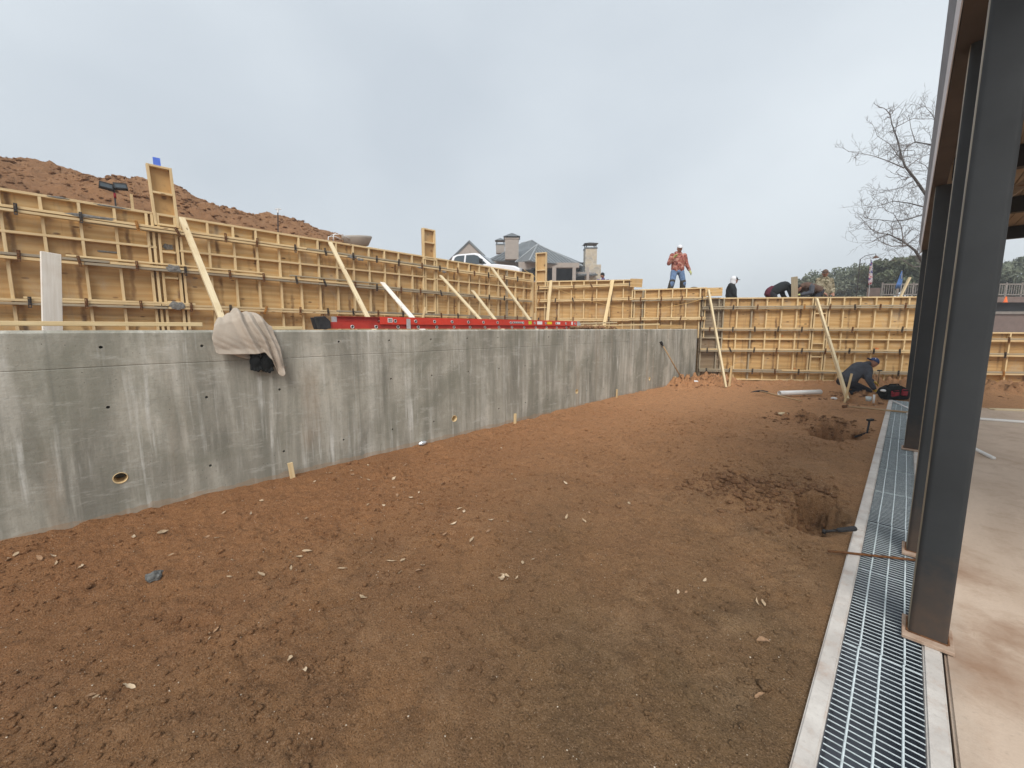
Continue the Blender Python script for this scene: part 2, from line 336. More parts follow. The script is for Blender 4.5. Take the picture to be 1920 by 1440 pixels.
# ------------------------------------------------------------------ geometry helpers
LOC = {}                                        # world matrix of every parent we make
def put(o, parent=None, M=None):
    M = M or Matrix.Identity(4); COL.objects.link(o)
    if parent is not None:
        o.parent = parent; o.matrix_basis = LOC[parent.name].inverted() @ M
    else: o.matrix_basis = M
    LOC[o.name] = M.copy(); return o
def tag(o, label=None, cat=None, group=None, kind=None):
    for k, v in (('label', label), ('category', cat), ('group', group), ('kind', kind)):
        if v: o[k] = v
    return o
def root(name, loc, label, cat, group=None, rz=0):
    o = bpy.data.objects.new(name, None); o.empty_display_size = .1
    put(o, None, Matrix.Translation(Vector(loc)) @ Matrix.Rotation(rz, 4, 'Z')); return tag(o, label, cat, group)

class MB:
    def __init__(s): s.v = []; s.f = []
    def add(s, vs, fs):
        k = len(s.v); s.v += [tuple(p) for p in vs]; s.f += [tuple(i + k for i in f) for f in fs]; return s
    def box(s, c, d, M=None):
        x, y, z = (t / 2 for t in d); c = Vector(c)
        vs = [Vector((a * x, b * y, e * z)) for a in (-1, 1) for b in (-1, 1) for e in (-1, 1)]
        if M is not None: vs = [M @ p for p in vs]
        return s.add([c + p for p in vs], [(0, 1, 3, 2), (4, 6, 7, 5), (0, 4, 5, 1), (2, 3, 7, 6), (0, 2, 6, 4), (1, 5, 7, 3)])
    def prism(s, pts, a, b):                    # polygon list of Vectors moved from offset a to offset b
        n = len(pts); a = Vector(a); b = Vector(b)
        vs = [Vector(p) + a for p in pts] + [Vector(p) + b for p in pts]
        return s.add(vs, [tuple(range(n))[::-1], tuple(range(n, 2 * n))] + [(i, (i + 1) % n, n + (i + 1) % n, n + i) for i in range(n)])
    def tube(s, pts, rs, n=8, cap=True):
        pts = [Vector(p) for p in pts]; rings = []; m = len(pts)
        if not hasattr(rs, '__len__'): rs = [rs] * m
        u = None
        for i, p in enumerate(pts):
            d = (pts[min(i + 1, m - 1)] - pts[max(i - 1, 0)]).normalized()
            if u is None: u = d.orthogonal().normalized()
            u = (u - d * u.dot(d)).normalized() if (u - d * u.dot(d)).length > 1e-6 else d.orthogonal().normalized(); w = d.cross(u)
            rings.append([p + (u * math.cos(2 * math.pi * k / n) + w * math.sin(2 * math.pi * k / n)) * rs[i] for k in range(n)])
        vs = [q for r in rings for q in r]
        fs = [(i * n + k, i * n + (k + 1) % n, (i + 1) * n + (k + 1) % n, (i + 1) * n + k) for i in range(m - 1) for k in range(n)]
        if cap: fs += [tuple(range(n))[::-1], tuple((m - 1) * n + k for k in range(n))]
        return s.add(vs, fs)
    def bar(s, p, q, w, h, up=(0, 0, 1)):
        p = Vector(p); q = Vector(q); M = frame(p, q, up); L = (q - p).length
        return s.box(M.to_translation(), (L, w, h), M.to_3x3())
    def ell(s, c, r, nu=10, nv=7, M=None):
        c = Vector(c); vs = []; fs = []
        for j in range(nv + 1):
            t = math.pi * j / nv
            for i in range(nu):
                a = 2 * math.pi * i / nu; p = Vector((r[0] * math.sin(t) * math.cos(a), r[1] * math.sin(t) * math.sin(a), r[2] * math.cos(t)))
                vs.append(c + (M @ p if M is not None else p))
        for j in range(nv):
            for i in range(nu): fs.append((j * nu + i, (j + 1) * nu + i, (j + 1) * nu + (i + 1) % nu, j * nu + (i + 1) % nu))
        return s.add(vs, fs)
    def mesh(s, name, org=None):
        me = bpy.data.meshes.new(name); inv = org.inverted() if org is not None else None
        me.from_pydata([inv @ Vector(p) for p in s.v] if inv else s.v, [], s.f); me.update(); return me
    def build(s, name, mat, parent=None, smooth=False, M=None, weld=False):
        """world-space vertices; the object's origin sits at its parent's (or at M)"""
        org = M if M is not None else (LOC[parent.name] if parent is not None else None)
        me = s.mesh(name, org); me.materials.append(MT[mat])
        if smooth: me.polygons.foreach_set('use_smooth', [True] * len(me.polygons))
        return put(bpy.data.objects.new(name, me), parent, org)
def frame(p, q, up=(0, 0, 1)):
    p = Vector(p); q = Vector(q); x = (q - p).normalized(); up = Vector(up)
    if abs(x.dot(up.normalized())) > .999: up = Vector((0, 1, 0))
    y = up.cross(x).normalized(); z = x.cross(y)
    return Matrix(((x.x, y.x, z.x, (p.x + q.x) / 2), (x.y, y.y, z.y, (p.y + q.y) / 2), (x.z, y.z, z.z, (p.z + q.z) / 2), (0, 0, 0, 1)))
BOXC = {}
def boxmesh(L, w, h, mat, bev=.0025):
    k = (round(L, 3), round(w, 3), round(h, 3), mat)
    if k not in BOXC:
        bm = bmesh.new(); bmesh.ops.create_cube(bm, size=1)
        for v in bm.verts: v.co = Vector((v.co.x * k[0], v.co.y * k[1], v.co.z * k[2]))
        if bev and min(k[:3]) > bev * 4: bmesh.ops.bevel(bm, geom=bm.edges[:], offset=bev, segments=1, affect='EDGES')
        me = bpy.data.meshes.new('lumber'); bm.to_mesh(me); bm.free(); me.materials.append(MT[mat]); BOXC[k] = me
    return BOXC[k]
def lumber(name, p, q, w, h, mat, parent=None, up=(0, 0, 1), bev=.0025):
    """a piece of sawn timber from p to q, w wide across, h along up"""
    p = Vector(p); q = Vector(q)
    return put(bpy.data.objects.new(name, boxmesh((q - p).length, w, h, mat, bev)), parent, frame(p, q, up))

# value noise in numpy
_lat = {}
def vn(x, y, sc, seed):
    if seed not in _lat: _lat[seed] = np.random.default_rng(seed).random((257, 257))
    t = _lat[seed]; x = x * sc + 1000.37; y = y * sc + 1000.71
    xi = np.floor(x).astype(int); yi = np.floor(y).astype(int); fx = x - xi; fy = y - yi
    fx = fx * fx * (3 - 2 * fx); fy = fy * fy * (3 - 2 * fy); a = xi & 255; b = yi & 255
    return (t[a, b] * (1 - fx) + t[a + 1, b] * fx) * (1 - fy) + (t[a, b + 1] * (1 - fx) + t[a + 1, b + 1] * fx) * fy - .5
def smooth01(t): t = np.clip(t, 0, 1); return t * t * (3 - 2 * t)
def gridmesh(name, X, Y, Zv, mat, mask=None, kind='structure', smooth=True):
    ny, nx = X.shape; co = np.stack([X, Y, Zv], -1).reshape(-1, 3).astype(np.float32)
    idx = np.arange(nx * ny).reshape(ny, nx)
    q = np.stack([idx[:-1, :-1], idx[:-1, 1:], idx[1:, 1:], idx[1:, :-1]], -1).reshape(-1, 4)
    if mask is not None: q = q[mask.reshape(-1)]
    me = bpy.data.meshes.new(name); me.vertices.add(len(co)); me.vertices.foreach_set('co', co.ravel())
    me.loops.add(q.size); me.loops.foreach_set('vertex_index', q.ravel().astype(np.int32))
    me.polygons.add(len(q)); me.polygons.foreach_set('loop_start', np.arange(0, q.size, 4, dtype=np.int32))
    me.update(calc_edges=True)
    if smooth: me.polygons.foreach_set('use_smooth', np.ones(len(q), bool))
    me.materials.append(MT[mat]); o = bpy.data.objects.new(name, me); put(o)
    if kind: o['kind'] = kind
    return o

# ------------------------------------------------------------------ the concrete retaining wall with its tie holes and weep pipes
WX = -4.70; WTOP = 1.585; WEND = 13.08
def build_wall():
    mb = MB(); bv = .022                       # cross-section with a chamfered arris, run along Y
    prof = [(WX, -.3), (WX, WTOP - bv), (WX - bv, WTOP), (WX - .25 + bv, WTOP), (WX - .25, WTOP - bv), (WX - .25, -.3)]
    mb.prism([Vector((x, -7, z)) for x, z in prof], (0, 0, 0), (0, WEND + 7, 0))
    wall = mb.build('retaining_wall', 'concrete')
    cut = MB(); ty = np.arange(-.65, 12.5, .64)
    for y in ty:
        for z in (.29, .95, 1.45):
            if z == .29 and abs(y + .01) < .1: continue
            if random.random() < .06: continue
            yy = y + random.uniform(-.012, .012); zz = z + random.uniform(-.012, .012)
            cut.tube([(WX - .07, yy, zz), (WX + .02, yy, zz)], [.010, .0135], 10)
    for y, z in WEEPS: cut.tube([(WX - .2, y, z), (WX + .02, y, z)], .05, 20)
    c = cut.build('cutter', 'concrete')
    md = wall.modifiers.new('holes', 'BOOLEAN'); md.object = c; md.operation = 'DIFFERENCE'; md.solver = 'EXACT'
    dg = bpy.context.evaluated_depsgraph_get(); me = bpy.data.meshes.new_from_object(wall.evaluated_get(dg))
    wall.modifiers.clear(); wall.data = me; bpy.data.objects.remove(c)
    tag(wall, 'long grey cast concrete retaining wall with water streaks and tie holes', 'wall')
    for y, z in WEEPS:                          # plastic sleeve in each weep hole
        s = MB(); n = 20; ring = lambda r, x: [Vector((x, y + r * math.cos(2 * math.pi * k / n), z + r * math.sin(2 * math.pi * k / n))) for k in range(n)]
        vs = ring(.049, WX - .17) + ring(.049, WX + .003) + ring(.043, WX + .003) + ring(.043, WX - .17)
        fs = [(j * n + k, j * n + (k + 1) % n, (j + 1) * n + (k + 1) % n, (j + 1) * n + k) for j in range(3) for k in range(n)]
        s.add(vs, fs).build('weep_sleeve', 'lum', wall, True)
    return wall
WEEPS = [(0.0, .33), (3.56, .27), (6.66, .33), (9.9, .30)]
build_wall()

# ------------------------------------------------------------------ the ground of the pit
def ground_h(x, y):
    h = .05 * vn(x, y, .5, 1) + .028 * vn(x, y, 1.7, 2) + .018 * vn(x, y, 4.5, 3)
    rough = .25 + 1.25 * smooth01(.5 + 2.6 * vn(x, y, .9, 9) + 1.2 * vn(x, y, 3.1, 19))
    h += rough * (.016 * vn(x, y, 9, 4) + .012 * vn(x, y, 21, 5) + .010 * vn(x, y, 34, 15) + .010 * vn(x, y, 56, 6))
    h -= .022
    edge = smooth01((x + 4.7) / .45); h += (1 - edge) * .03
    h = np.where(x > -.47, h * smooth01((-.168 - x) / .3) - .02 * (1 - smooth01((-.168 - x) / .3)), h)
    def bl(cx, cy, rx, ry, a=0):
        ca, sa = math.cos(a), math.sin(a); u = (x - cx) * ca + (y - cy) * sa; v = -(x - cx) * sa + (y - cy) * ca
        return np.clip(1 - (u / rx) ** 2 - (v / ry) ** 2 + .9 * vn(x, y, 6, 51) + .5 * vn(x, y, 15, 52), 0, 1) * np.clip(1.7 - (u / rx) ** 2 - (v / ry) ** 2, 0, 1)
    # hole dug beside the drain, near
    lump = 1 + 1.6 * vn(x, y, 9, 12) + 1.2 * vn(x, y, 22, 13)
    h -= .30 * smooth01(bl(-.425, 4.3, .235, .5) * 2.4); h += .06 * bl(-1.0, 4.35, .5, .42, .5) * lump
    h += .035 * bl(-.42, 4.86, .3, .2) * lump
    # second hole, farther
    h -= .30 * smooth01(bl(-.63, 8.05, .40, .60, -.2) * 2.4); h += .10 * bl(-1.02, 8.75, .62, .32, .1) * lump
    # churned soil round the kneeling man
    h -= .10 * smooth01(bl(-.62, 11.7, .42, .5) * 1.5); h += .09 * bl(-.5, 12.75, .8, .5) * lump
    # spoil by the shovel and at the foot of the forms
    h += .16 * bl(-4.45, 11.6, .42, .8) * lump; h += .17 * bl(-4.0, 12.75, .75, .5, .6) * lump
    h += .05 * bl(-2.2, 14.4, 2.2, .5, .62) * lump; h += .18 * bl(1.6, 16.3, 3.2, 1.0, .3) * lump
    # boot prints and scuffs trodden into the soil
    fr_ = np.random.default_rng(90)
    for k in range(70):
        px_, py_, a_ = fr_.uniform(-4.3, -.5), fr_.uniform(.2, 10.5), fr_.uniform(0, 6.28); ca, sa = math.cos(a_), math.sin(a_)
        sel = (np.abs(x - px_) < .25) & (np.abs(y - py_) < .25)
        if not sel.any(): continue
        u = (x[sel] - px_) * ca + (y[sel] - py_) * sa; v = -(x[sel] - px_) * sa + (y[sel] - py_) * ca
        q = (u / .15) ** 2 + (v / (.05 + .015 * np.sign(u))) ** 2; dep = fr_.uniform(.008, .02); hh = h[sel]
        hh = hh - dep * smooth01((1.15 - q) * 2.5) + .5 * dep * np.exp(-((q - 1.5) / .4) ** 2); h[sel] = hh
    # a trodden rut
    h -= .02 * bl(-.75, 2.95, .35, .9, .5) * (1 - .5 * vn(x, y, 20, 5))
    return h
def ys_warp(y0, y1, d0, k):
    out = [y0]; d = d0
    while out[-1] < y1: d = d0 + k * max(0, out[-1] - 1.0); out.append(out[-1] + d)
    return np.array(out)
gx = np.arange(-4.72, -.162, .0128); gy = ys_warp(-2.6, 19.5, .0135, .0026)
X, Y = np.meshgrid(gx, gy); gridmesh('ground', X, Y, ground_h(X, Y), 'dirt')
X, Y = np.meshgrid(np.arange(-.163, 9, .07), np.arange(12.45, 24, .07)); gridmesh('ground', X, Y, ground_h(X, Y) - .004, 'dirt')
bp = MB(); bp.add([(-150, -150, -.4), (150, -150, -.4), (150, 150, -.4), (-150, 150, -.4)], [(0, 1, 2, 3)])
tag(bp.build('ground', 'mound'), kind='structure')
# terrace between the wall and the left formwork
X, Y = np.meshgrid(np.arange(-9.95, -4.935, .12), np.arange(-7, 14.2, .12))
zt = 1.44 + .08 * vn(X, Y, .8, 21) + .05 * vn(X, Y, 3, 22)
zt = np.where(Y > 8.6, zt + .1 * smooth01((Y - 8.6) / 1.2) * smooth01((-4.9 - X) / .5), zt)
msk = (Y[:-1, :-1] < 10.85 + .451 * (X[:-1, :-1] + 9.7))
gridmesh('terrace_ground', X, Y, zt, 'terrace', msk)
# the higher ground behind the forms, out to the horizon
def upper_h(x, y):
    z = 1.9 - .65 * smooth01((x + .2) / 1.2) + .85 * smooth01((-4.3 - x) / 1.2) + .115 * np.clip(-x - 5.6, 0, 34)
    far = np.clip((np.hypot(x, y) - 60) / 200, 0, 1); return z * (1 - far * .5) + .1 * vn(x, y, .5, 31)
base = [(-10.12, -40), (-10.12, 0), (-10.12, 11.15), (-4.75, 13.62), (.5, 17.3), (6, 21.3), (60, 60)]
out = [(-1, -.4), (-1, 0), (-.8, .6), (-.5, .86), (-.58, .81), (-.5, .86), (-.2, 1)]
P = []
for i in range(len(base) - 1):
    m = 30
    for k in range(m): t = k / m; P.append([base[i][j] * (1 - t) + base[i + 1][j] * t for j in (0, 1)] + [out[i][j] * (1 - t) + out[i + 1][j] * t for j in (0, 1)])
P = np.array(P); dist = np.concatenate([np.linspace(0, 12, 30), np.geomspace(12.6, 130, 26)])
X = P[None, :, 0] + dist[:, None] * P[None, :, 2]; Y = P[None, :, 1] + dist[:, None] * P[None, :, 3]
gridmesh('upper_ground', X, Y, upper_h(X, Y), 'mound')
# the long spoil heap behind the left forms
def ridge(y): return np.interp(y, [-9, -3, -1.4, -.2, .8, 1.7, 2.5, 3.5, 4.2, 4.9, 5.5, 6.1, 7.0, 8.2], [5.2, 5.35, 5.42, 5.52, 5.6, 5.58, 5.42, 5.3, 5.4, 5.36, 5.1, 4.86, 4.3, 3.4])
X, Y = np.meshgrid(np.arange(-20.5, -10.4, .055), np.arange(-9, 9.2, .055))
dd = np.abs(X + 15); prof = np.clip(1 - np.where(X > -15, dd / 4.4, dd / 5.5), 0, 1); prof = prof ** .8
bz = upper_h(X, Y) - .15
zz = bz + (ridge(Y) - bz) * prof
lum = .34 * vn(X, Y, .9, 41) + .26 * np.abs(vn(X, Y, 2.3, 42)) + .17 * vn(X, Y, 5, 43) + .11 * np.abs(vn(X, Y, 9, 44)) + .06 * vn(X, Y, 17, 45)
zz = zz + lum * smooth01(prof * 3) * .8 - .1
tag(gridmesh('spoil_heap', X, Y, zz, 'mound', None, None), 'long heap of loose red brown soil behind the left formwork', 'dirt heap')

# ------------------------------------------------------------------ slab, drain, kerbs, grates
def top_sheet(name, x0, x1, y0, y1, z, mat, thick=.12, nx=2, ny=2, bev=.01):
    bm = bmesh.new(); bmesh.ops.create_cube(bm, size=1)
    for v in bm.verts: v.co = Vector(((x0 + x1) / 2 + v.co.x * (x1 - x0), (y0 + y1) / 2 + v.co.y * (y1 - y0), z - thick / 2 + v.co.z * thick))
    bmesh.ops.bevel(bm, geom=bm.edges[:], offset=bev, segments=2, affect='EDGES')
    me = bpy.data.meshes.new(name); bm.to_mesh(me); bm.free(); me.materials.append(MT[mat])
    return put(bpy.data.objects.new(name, me))
tag(top_sheet('concrete_slab', .267, 9, -3.2, 12.42, .0, 'slab'), kind='structure')
k = 0
for a, b in ((-.174, -.104), (.190, .258)):
    ycuts = [-3.2, 1.0, 4.1, 7.2, 10.2, 12.40]
    for y0, y1 in zip(ycuts[:-1], ycuts[1:]):
        tag(top_sheet('drain_kerb', a, b, y0 + .002, y1 - .002, .004, 'curb', .25, bev=.007), kind='structure')
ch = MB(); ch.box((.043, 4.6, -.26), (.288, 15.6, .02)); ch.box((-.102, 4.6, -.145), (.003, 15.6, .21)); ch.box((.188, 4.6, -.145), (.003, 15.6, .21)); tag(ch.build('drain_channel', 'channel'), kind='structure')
# steel grates
GW0, GW1, GL = -.100, .186, .912
def grate_meshes():
    b = MB(); b.box((0, 0, -.0018), (GW1 - GW0, .0033, .003)); bm_ = b.mesh('bearing_bar'); bm_.materials.append(MT['galv'])
    r = MB(); r.tube([(0, -GL / 2 + .006, .0), (0, GL / 2 - .006, .0)], .0042, 6); rm = r.mesh('cross_rod'); rm.materials.append(MT['galv'])
    return bm_, rm
barm, rodm = grate_meshes(); NB = 27
y = -1.09; gi = 0; names_g = ['nearest', 'second nearest', 'third nearest', 'fourth nearest', 'fifth nearest', 'sixth nearest', 'seventh nearest', 'eighth nearest', 'ninth nearest', 'tenth nearest', 'eleventh nearest', 'twelfth nearest', 'farthest', 'very last']
while y < 12.35:
    y1 = min(y + GL - .006, 12.38)
    if y1 > 1.2:
        sag = random.uniform(-.003, .003); rot = random.uniform(-.006, .006)
        yc = (y + y1) / 2
        lab = 'galvanised bar grate covering the drain channel'
        if gi < 14: lab = names_g[gi] + ' galvanised grate panel of the drain beside the dark columns'
        else: lab = 'galvanised grate panel in the far stretch of the drain channel'
        g = root('drain_grate', (0, yc, -.004 + sag), lab, 'grate', 'grates over the drain channel', rot)
        cx = (GW0 + GW1) / 2; nb = max(3, int(round(NB * (y1 - y) / GL)))
        if y1 < 8.6:
            for i in range(nb):
                o = bpy.data.objects.new('bearing_bar', barm); put(o, g, LOC[g.name] @ Matrix.Translation((cx + random.uniform(-.0015, .0015), (i + .5 - nb / 2) * (y1 - y) / nb, 0)))
        else:
            mb = MB()
            for i in range(nb): mb.box(LOC[g.name] @ Vector((cx, (i + .5 - nb / 2) * (y1 - y) / nb, -.0018)), (GW1 - GW0, .0033, .003))
            mb.build('bearing_bars', 'galv', g)
        for fx in (.215, .5, .785):
            o = bpy.data.objects.new('cross_rod', rodm); M = LOC[g.name] @ Matrix.Translation((GW0 + (GW1 - GW0) * fx, 0, .001))
            if y1 - y < GL - .05: M = M @ Matrix.Diagonal((1, (y1 - y) / GL, 1, 1))
            put(o, g, M)
        mb = MB()
        for s_ in (1,): mb.box(LOC[g.name] @ Vector((cx, (s_ - .5) * (y1 - y - .004), -.0085)), (GW1 - GW0, .0035, .006)); mb.build('end_band', 'galv', g); mb = MB()
        gi += 1
    y += GL
# earth and litter lying on the slab edge
# ------------------------------------------------------------------ columns and eave
def column(x, y, w, d, label):
    c = root('steel_column', (x, y, 0), label, 'column', 'steel columns along the drain')
    bm = bmesh.new(); r = .022; n = 4; prof = []
    for cx, cy, a0 in ((w / 2 - r, d / 2 - r, 0), (-w / 2 + r, d / 2 - r, 90), (-w / 2 + r, -d / 2 + r, 180), (w / 2 - r, -d / 2 + r, 270)):
        for k in range(n + 1):
            a = math.radians(a0 + 90 * k / n); prof.append(Vector((x + cx + r * math.cos(a), y + cy + r * math.sin(a), 0)))
    mb = MB(); mb.prism(prof, (0, 0, .024), (0, 0, 3.34)); o = mb.build('shaft', 'primer', c, True)
    o.data.materials.append(MT['edge_beige_lit'])
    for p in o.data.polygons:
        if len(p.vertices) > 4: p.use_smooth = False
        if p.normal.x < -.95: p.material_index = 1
    md = o.modifiers.new('e', 'EDGE_SPLIT'); md.split_angle = math.radians(50)
    pm = MB(); pm.box((x, y - .012, .0145), (w + .045, d + .075, .019)); pl = pm.build('base_plate', 'plate', c)
    bv = pl.modifiers.new('b', 'BEVEL'); bv.width = .003; bv.segments = 2
    w_ = MB()
    for s_ in (-1, 1):
        w_.tube([(x - w / 2, y + s_ * (d / 2 + .004), .026), (x + w / 2, y + s_ * (d / 2 + .004), .025)], .0045, 6)
        w_.tube([(x + s_ * (w / 2 + .004), y - d / 2, .026), (x + s_ * (w / 2 + .004), y + d / 2, .025)], .0045, 6)
    w_.build('weld_bead', 'rust', c, True)
    return c
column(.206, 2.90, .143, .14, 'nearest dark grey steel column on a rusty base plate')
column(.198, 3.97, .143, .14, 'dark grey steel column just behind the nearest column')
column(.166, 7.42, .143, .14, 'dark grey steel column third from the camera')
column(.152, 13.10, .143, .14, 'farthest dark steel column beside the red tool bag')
rf = root('porch_roof', (.1, 8, 3.34), 'open porch roof over the slab with steel eave beam and boarded soffit', 'roof')
mb = MB(); mb.box((.125, 7.75, 3.47), (.12, 11.3, .255)); mb.build('eave_beam', 'beam_brown', rf)
mb = MB(); mb.prism([Vector((a_, 2.07, b_)) for a_, b_ in ((.039, 3.432), (.007, 3.585), (.033, 3.59), (.048, 3.44))], (0, 0, 0), (0, 11.36, 0)); mb.build('fascia', 'fascia_grey', rf)
mb = MB(); mb.prism([Vector((a_, 2.08, b_)) for a_, b_ in ((.055, 3.336), (.039, 3.429), (.045, 3.431), (.061, 3.337))], (0, 0, 0), (0, 11.34, 0)); mb.build('drip_flange', 'fascia_white', rf)
mb = MB(); mb.box((2.03, 7.75, 3.72), (3.98, 11.4, .05)); mb.build('roof_deck', 'beam_brown', rf)
x = .215
while x < 3.9:
    lumber('soffit_board', (x + .07, 2.15, 3.66), (x + .07, 13.35, 3.66), .132, .02, 'soffit', rf); x += .14
for yy in (2.9, 5.2, 7.42, 10.2, 13.06):
    mb = MB(); mb.box((2.1, yy, 3.52), (3.75, .12, .235)); mb.build('rafter_beam', 'black', rf)
for yy in (13.06, 7.42):
    mb = MB(); mb.bar((1.0, yy, 3.40), (.27, yy, 2.75), .08, .08); mb.build('knee_brace', 'soffit', rf)
for x_, y_ in ((4.0, 13.06), (4.0, 7.42), (4.0, 2.9)):
    mb = MB(); mb.box((x_, y_, 1.705), (.16, .16, 3.4)); mb.build('rear_post', 'primer', rf)

# ------------------------------------------------------------------ timber formwork
def clamp_mesh(mat):
    b = MB(); b.box((-.014, 0, 0), (.010, .016, .165)); b.box((.014, 0, 0), (.010, .016, .165)); b.box((0, .004, .075), (.038, .02, .018)); b.box((0, .004, -.075), (.038, .02, .018))
    b.box((0, .006, -.01), (.03, .03, .05)); b.tube([(0, -.02, 0), (0, .035, 0)], .008, 6); b.box((.004, .018, .03), (.014, .012, .09))
    m = b.mesh('clamp'); m.materials.append(MT[mat]); return m
CL = [clamp_mesh('rust'), clamp_mesh('darksteel'), clamp_mesh('rust_or')]
class Form:
    def __init__(s, name, label, P0, P1, z0, zt0, zt1, ply='ply', tie0=.45, tieper=.64):
        s.P0 = Vector((*P0, 0)); s.P1 = Vector((*P1, 0)); s.L = (s.P1 - s.P0).length; s.e = (s.P1 - s.P0).normalized()
        s.fr = Vector((s.e.y, -s.e.x, 0)); s.z0 = z0; s.zt0 = zt0; s.zt1 = zt1; s.ply = ply; k = 'form%d' % len(MT); tie = ((s.e.x, s.e.y), s.P0.x * s.e.x + s.P0.y * s.e.y + tie0, tieper)
        MT[k + 'a'] = mk_ply('plywood_' + k + 'a', (.66, .415, .165), (.78, .55, .26), .45, tie); MT[k + 'b'] = mk_ply('plywood_' + k + 'b', (.58, .35, .14), (.72, .47, .20), .7, tie)
        s.pm = {'ply': k + 'a', 'ply2': k + 'b', 'plyold': 'plyold'}
        s.r = root(name, s.P0 + ZU * z0, label, 'formwork')
    def pt(s, t, z, off=0): return s.P0 + s.e * t + s.fr * off + ZU * z
    def zt(s, t): return s.zt0 + (s.zt1 - s.zt0) * t / s.L
    def sheets(s, cuts, zcuts=(), mats=None):
        for i, (a, b) in enumerate(zip(cuts[:-1], cuts[1:])):
            top = min(s.zt(a), s.zt(b)) - .012; zs = [s.z0] + [z for z in zcuts if z < top] + [top]
            for j, (za, zb) in enumerate(zip(zs[:-1], zs[1:])):
                m = s.pm[mats[i] if mats else random.choice([s.ply, s.ply, 'ply2'])]
                zm = (za + zb) / 2; lumber('plywood_sheet', s.pt(a + .003, zm, -.099), s.pt(b - .003, zm, -.099), .018, zb - za - .004, m, s.r, bev=0)
        lumber('rear_sheet', s.pt(cuts[0], (s.z0 + s.zt1) / 2 - .03, -.36), s.pt(cuts[-1], (s.z0 + s.zt1) / 2 - .03, -.36), .018, s.zt1 - s.z0 - .08, 'ply2', s.r, bev=0)
    def studs(s, ts, mat='lum', z0=None, top=None):
        for t in ts:
            lumber('stud', s.pt(t, z0 if z0 is not None else s.z0, -.0445), s.pt(t + random.uniform(-.008, .008), (top if top is not None else s.zt(t) - .038), -.0445), .038, .088, mat if random.random() < .97 else 'lum_grey', s.r, s.fr)
    def plate(s, cuts, mat='lum'):
        for a, b in zip(cuts[:-1], cuts[1:]):
            lumber('top_plate', s.pt(a + .002, s.zt(a) - .019, -.046), s.pt(b - .002, s.zt(b) - .019, -.046), .096, .038, mat, s.r)
    def rail(s, a, b, z, mat='lum'):
        lumber('joint_rail', s.pt(a, z, -.041), s.pt(b, z, -.041), .088, .038, mat, s.r)
    def waler(s, a, b, z, mats=('lum', 'lum_grey'), slope=0, over=.0, grey=.4, pieces=3.9):
        for k in (0, 1):
            t = a + (random.uniform(-.25, .25) if over else 0)
            while t < b - .05:
                t2 = min(b, t + random.uniform(.75, 1.1) * pieces)
                if b - t2 < .6: t2 = b
                zz = z + (.026 if k else -.026); j = random.uniform(-.006, .006)
                lumber('waler', s.pt(max(a, t) + .004, zz + slope * (t - a) + j, .046), s.pt(t2 - .004, zz + slope * (t2 - a) - j, .046), .089, .038,
                       mats[1] if random.random() < grey else mats[0], s.r); t = t2
    def clamps(s, ts, z, slope=0, a=0, dark=.45):
        for t in ts:
            if random.random() < .05: continue
            r = random.random(); me = CL[2] if r > .93 else (CL[1] if r < dark else CL[0])
            p = s.pt(t + random.uniform(-.03, .03), z + slope * (t - a) + random.uniform(-.012, .012), .1)
            M = Matrix.Translation(p) @ Matrix(((s.e.x, s.fr.x, 0, 0), (s.e.y, s.fr.y, 0, 0), (0, 0, 1, 0), (0, 0, 0, 1)))
            M = M @ Matrix.Rotation(random.gauss(0, .05) if random.random() < .85 else random.uniform(-.5, .5), 4, 'Y')
            put(bpy.data.objects.new('clamp', me), s.r, M)

LFX = -9.7; LY0 = -3.2; LY1 = 10.92
F1 = Form('formwork_wall', 'long left run of plywood formwork stepping behind the concrete wall under the soil heap', (LFX, LY0), (LFX, LY1), 1.25, 3.68, 3.55)
Tl = lambda y: y + max(0, .105 * (1 - (y + 1) / 9)) - LY0
cuts = [0] + [Tl(.72)] + [Tl(1.06)] + [Tl(1.06) + 2.56, Tl(1.06) + 5.12] + [Tl(6.38), Tl(6.78), Tl(6.78) + 2.56, F1.L + .14]
cuts = sorted(set([0, Tl(.72) - 2.56] + cuts[1:]))
F1.sheets(cuts, (1.82, 3.03))
F1.studs([Tl(-.6 + .41 * k) for k in range(-6, 4)]); F1.studs([Tl(.70), Tl(.775), Tl(1.02), Tl(1.09)])
F1.studs([Tl(1.5 + .41 * k) for k in range(12)]); F1.studs([Tl(6.36), Tl(6.43), Tl(6.74), Tl(6.81)]); F1.studs([Tl(7.2 + .41 * k) for k in range(10)])
F1.plate([0, Tl(.72), Tl(3.2), Tl(6.4), Tl(8.9), F1.L])
for a, b in ((0, Tl(.73)), (Tl(1.05), Tl(6.4)), (Tl(6.77), F1.L - .02)): F1.rail(a, b, 3.04 - .004 * a)
sl1 = -.009
F1.waler(0, F1.L - .1, 3.385, slope=sl1, grey=.15, over=1); F1.waler(0, F1.L - .1, 2.70, slope=sl1, grey=.5, over=1); F1.waler(0, F1.L - .1, 2.01, slope=sl1 * .4, grey=.35, over=1)
ct = [Tl(-2.75 + .64 * k) for k in range(21)]
for z, sl_ in ((3.385, sl1), (2.70, sl1), (2.01, sl1 * .4)): F1.clamps([c + random.uniform(-.05, .05) for c in ct], z, sl_)
lumber('corner_post', F1.pt(F1.L + .02, 1.25, -.03), F1.pt(F1.L + .02, 3.5, -.03), .06, .089, 'lum', F1.r, F1.fr)
# a small framed panel low in each filler bay
for y0, y1 in ((.80, .99), (6.46, 6.71)):
    F1.rail(Tl(y0), Tl(y1), 2.52); F1.rail(Tl(y0), Tl(y1), 2.08); F1.rail(Tl(y0), Tl(y1), 2.98)

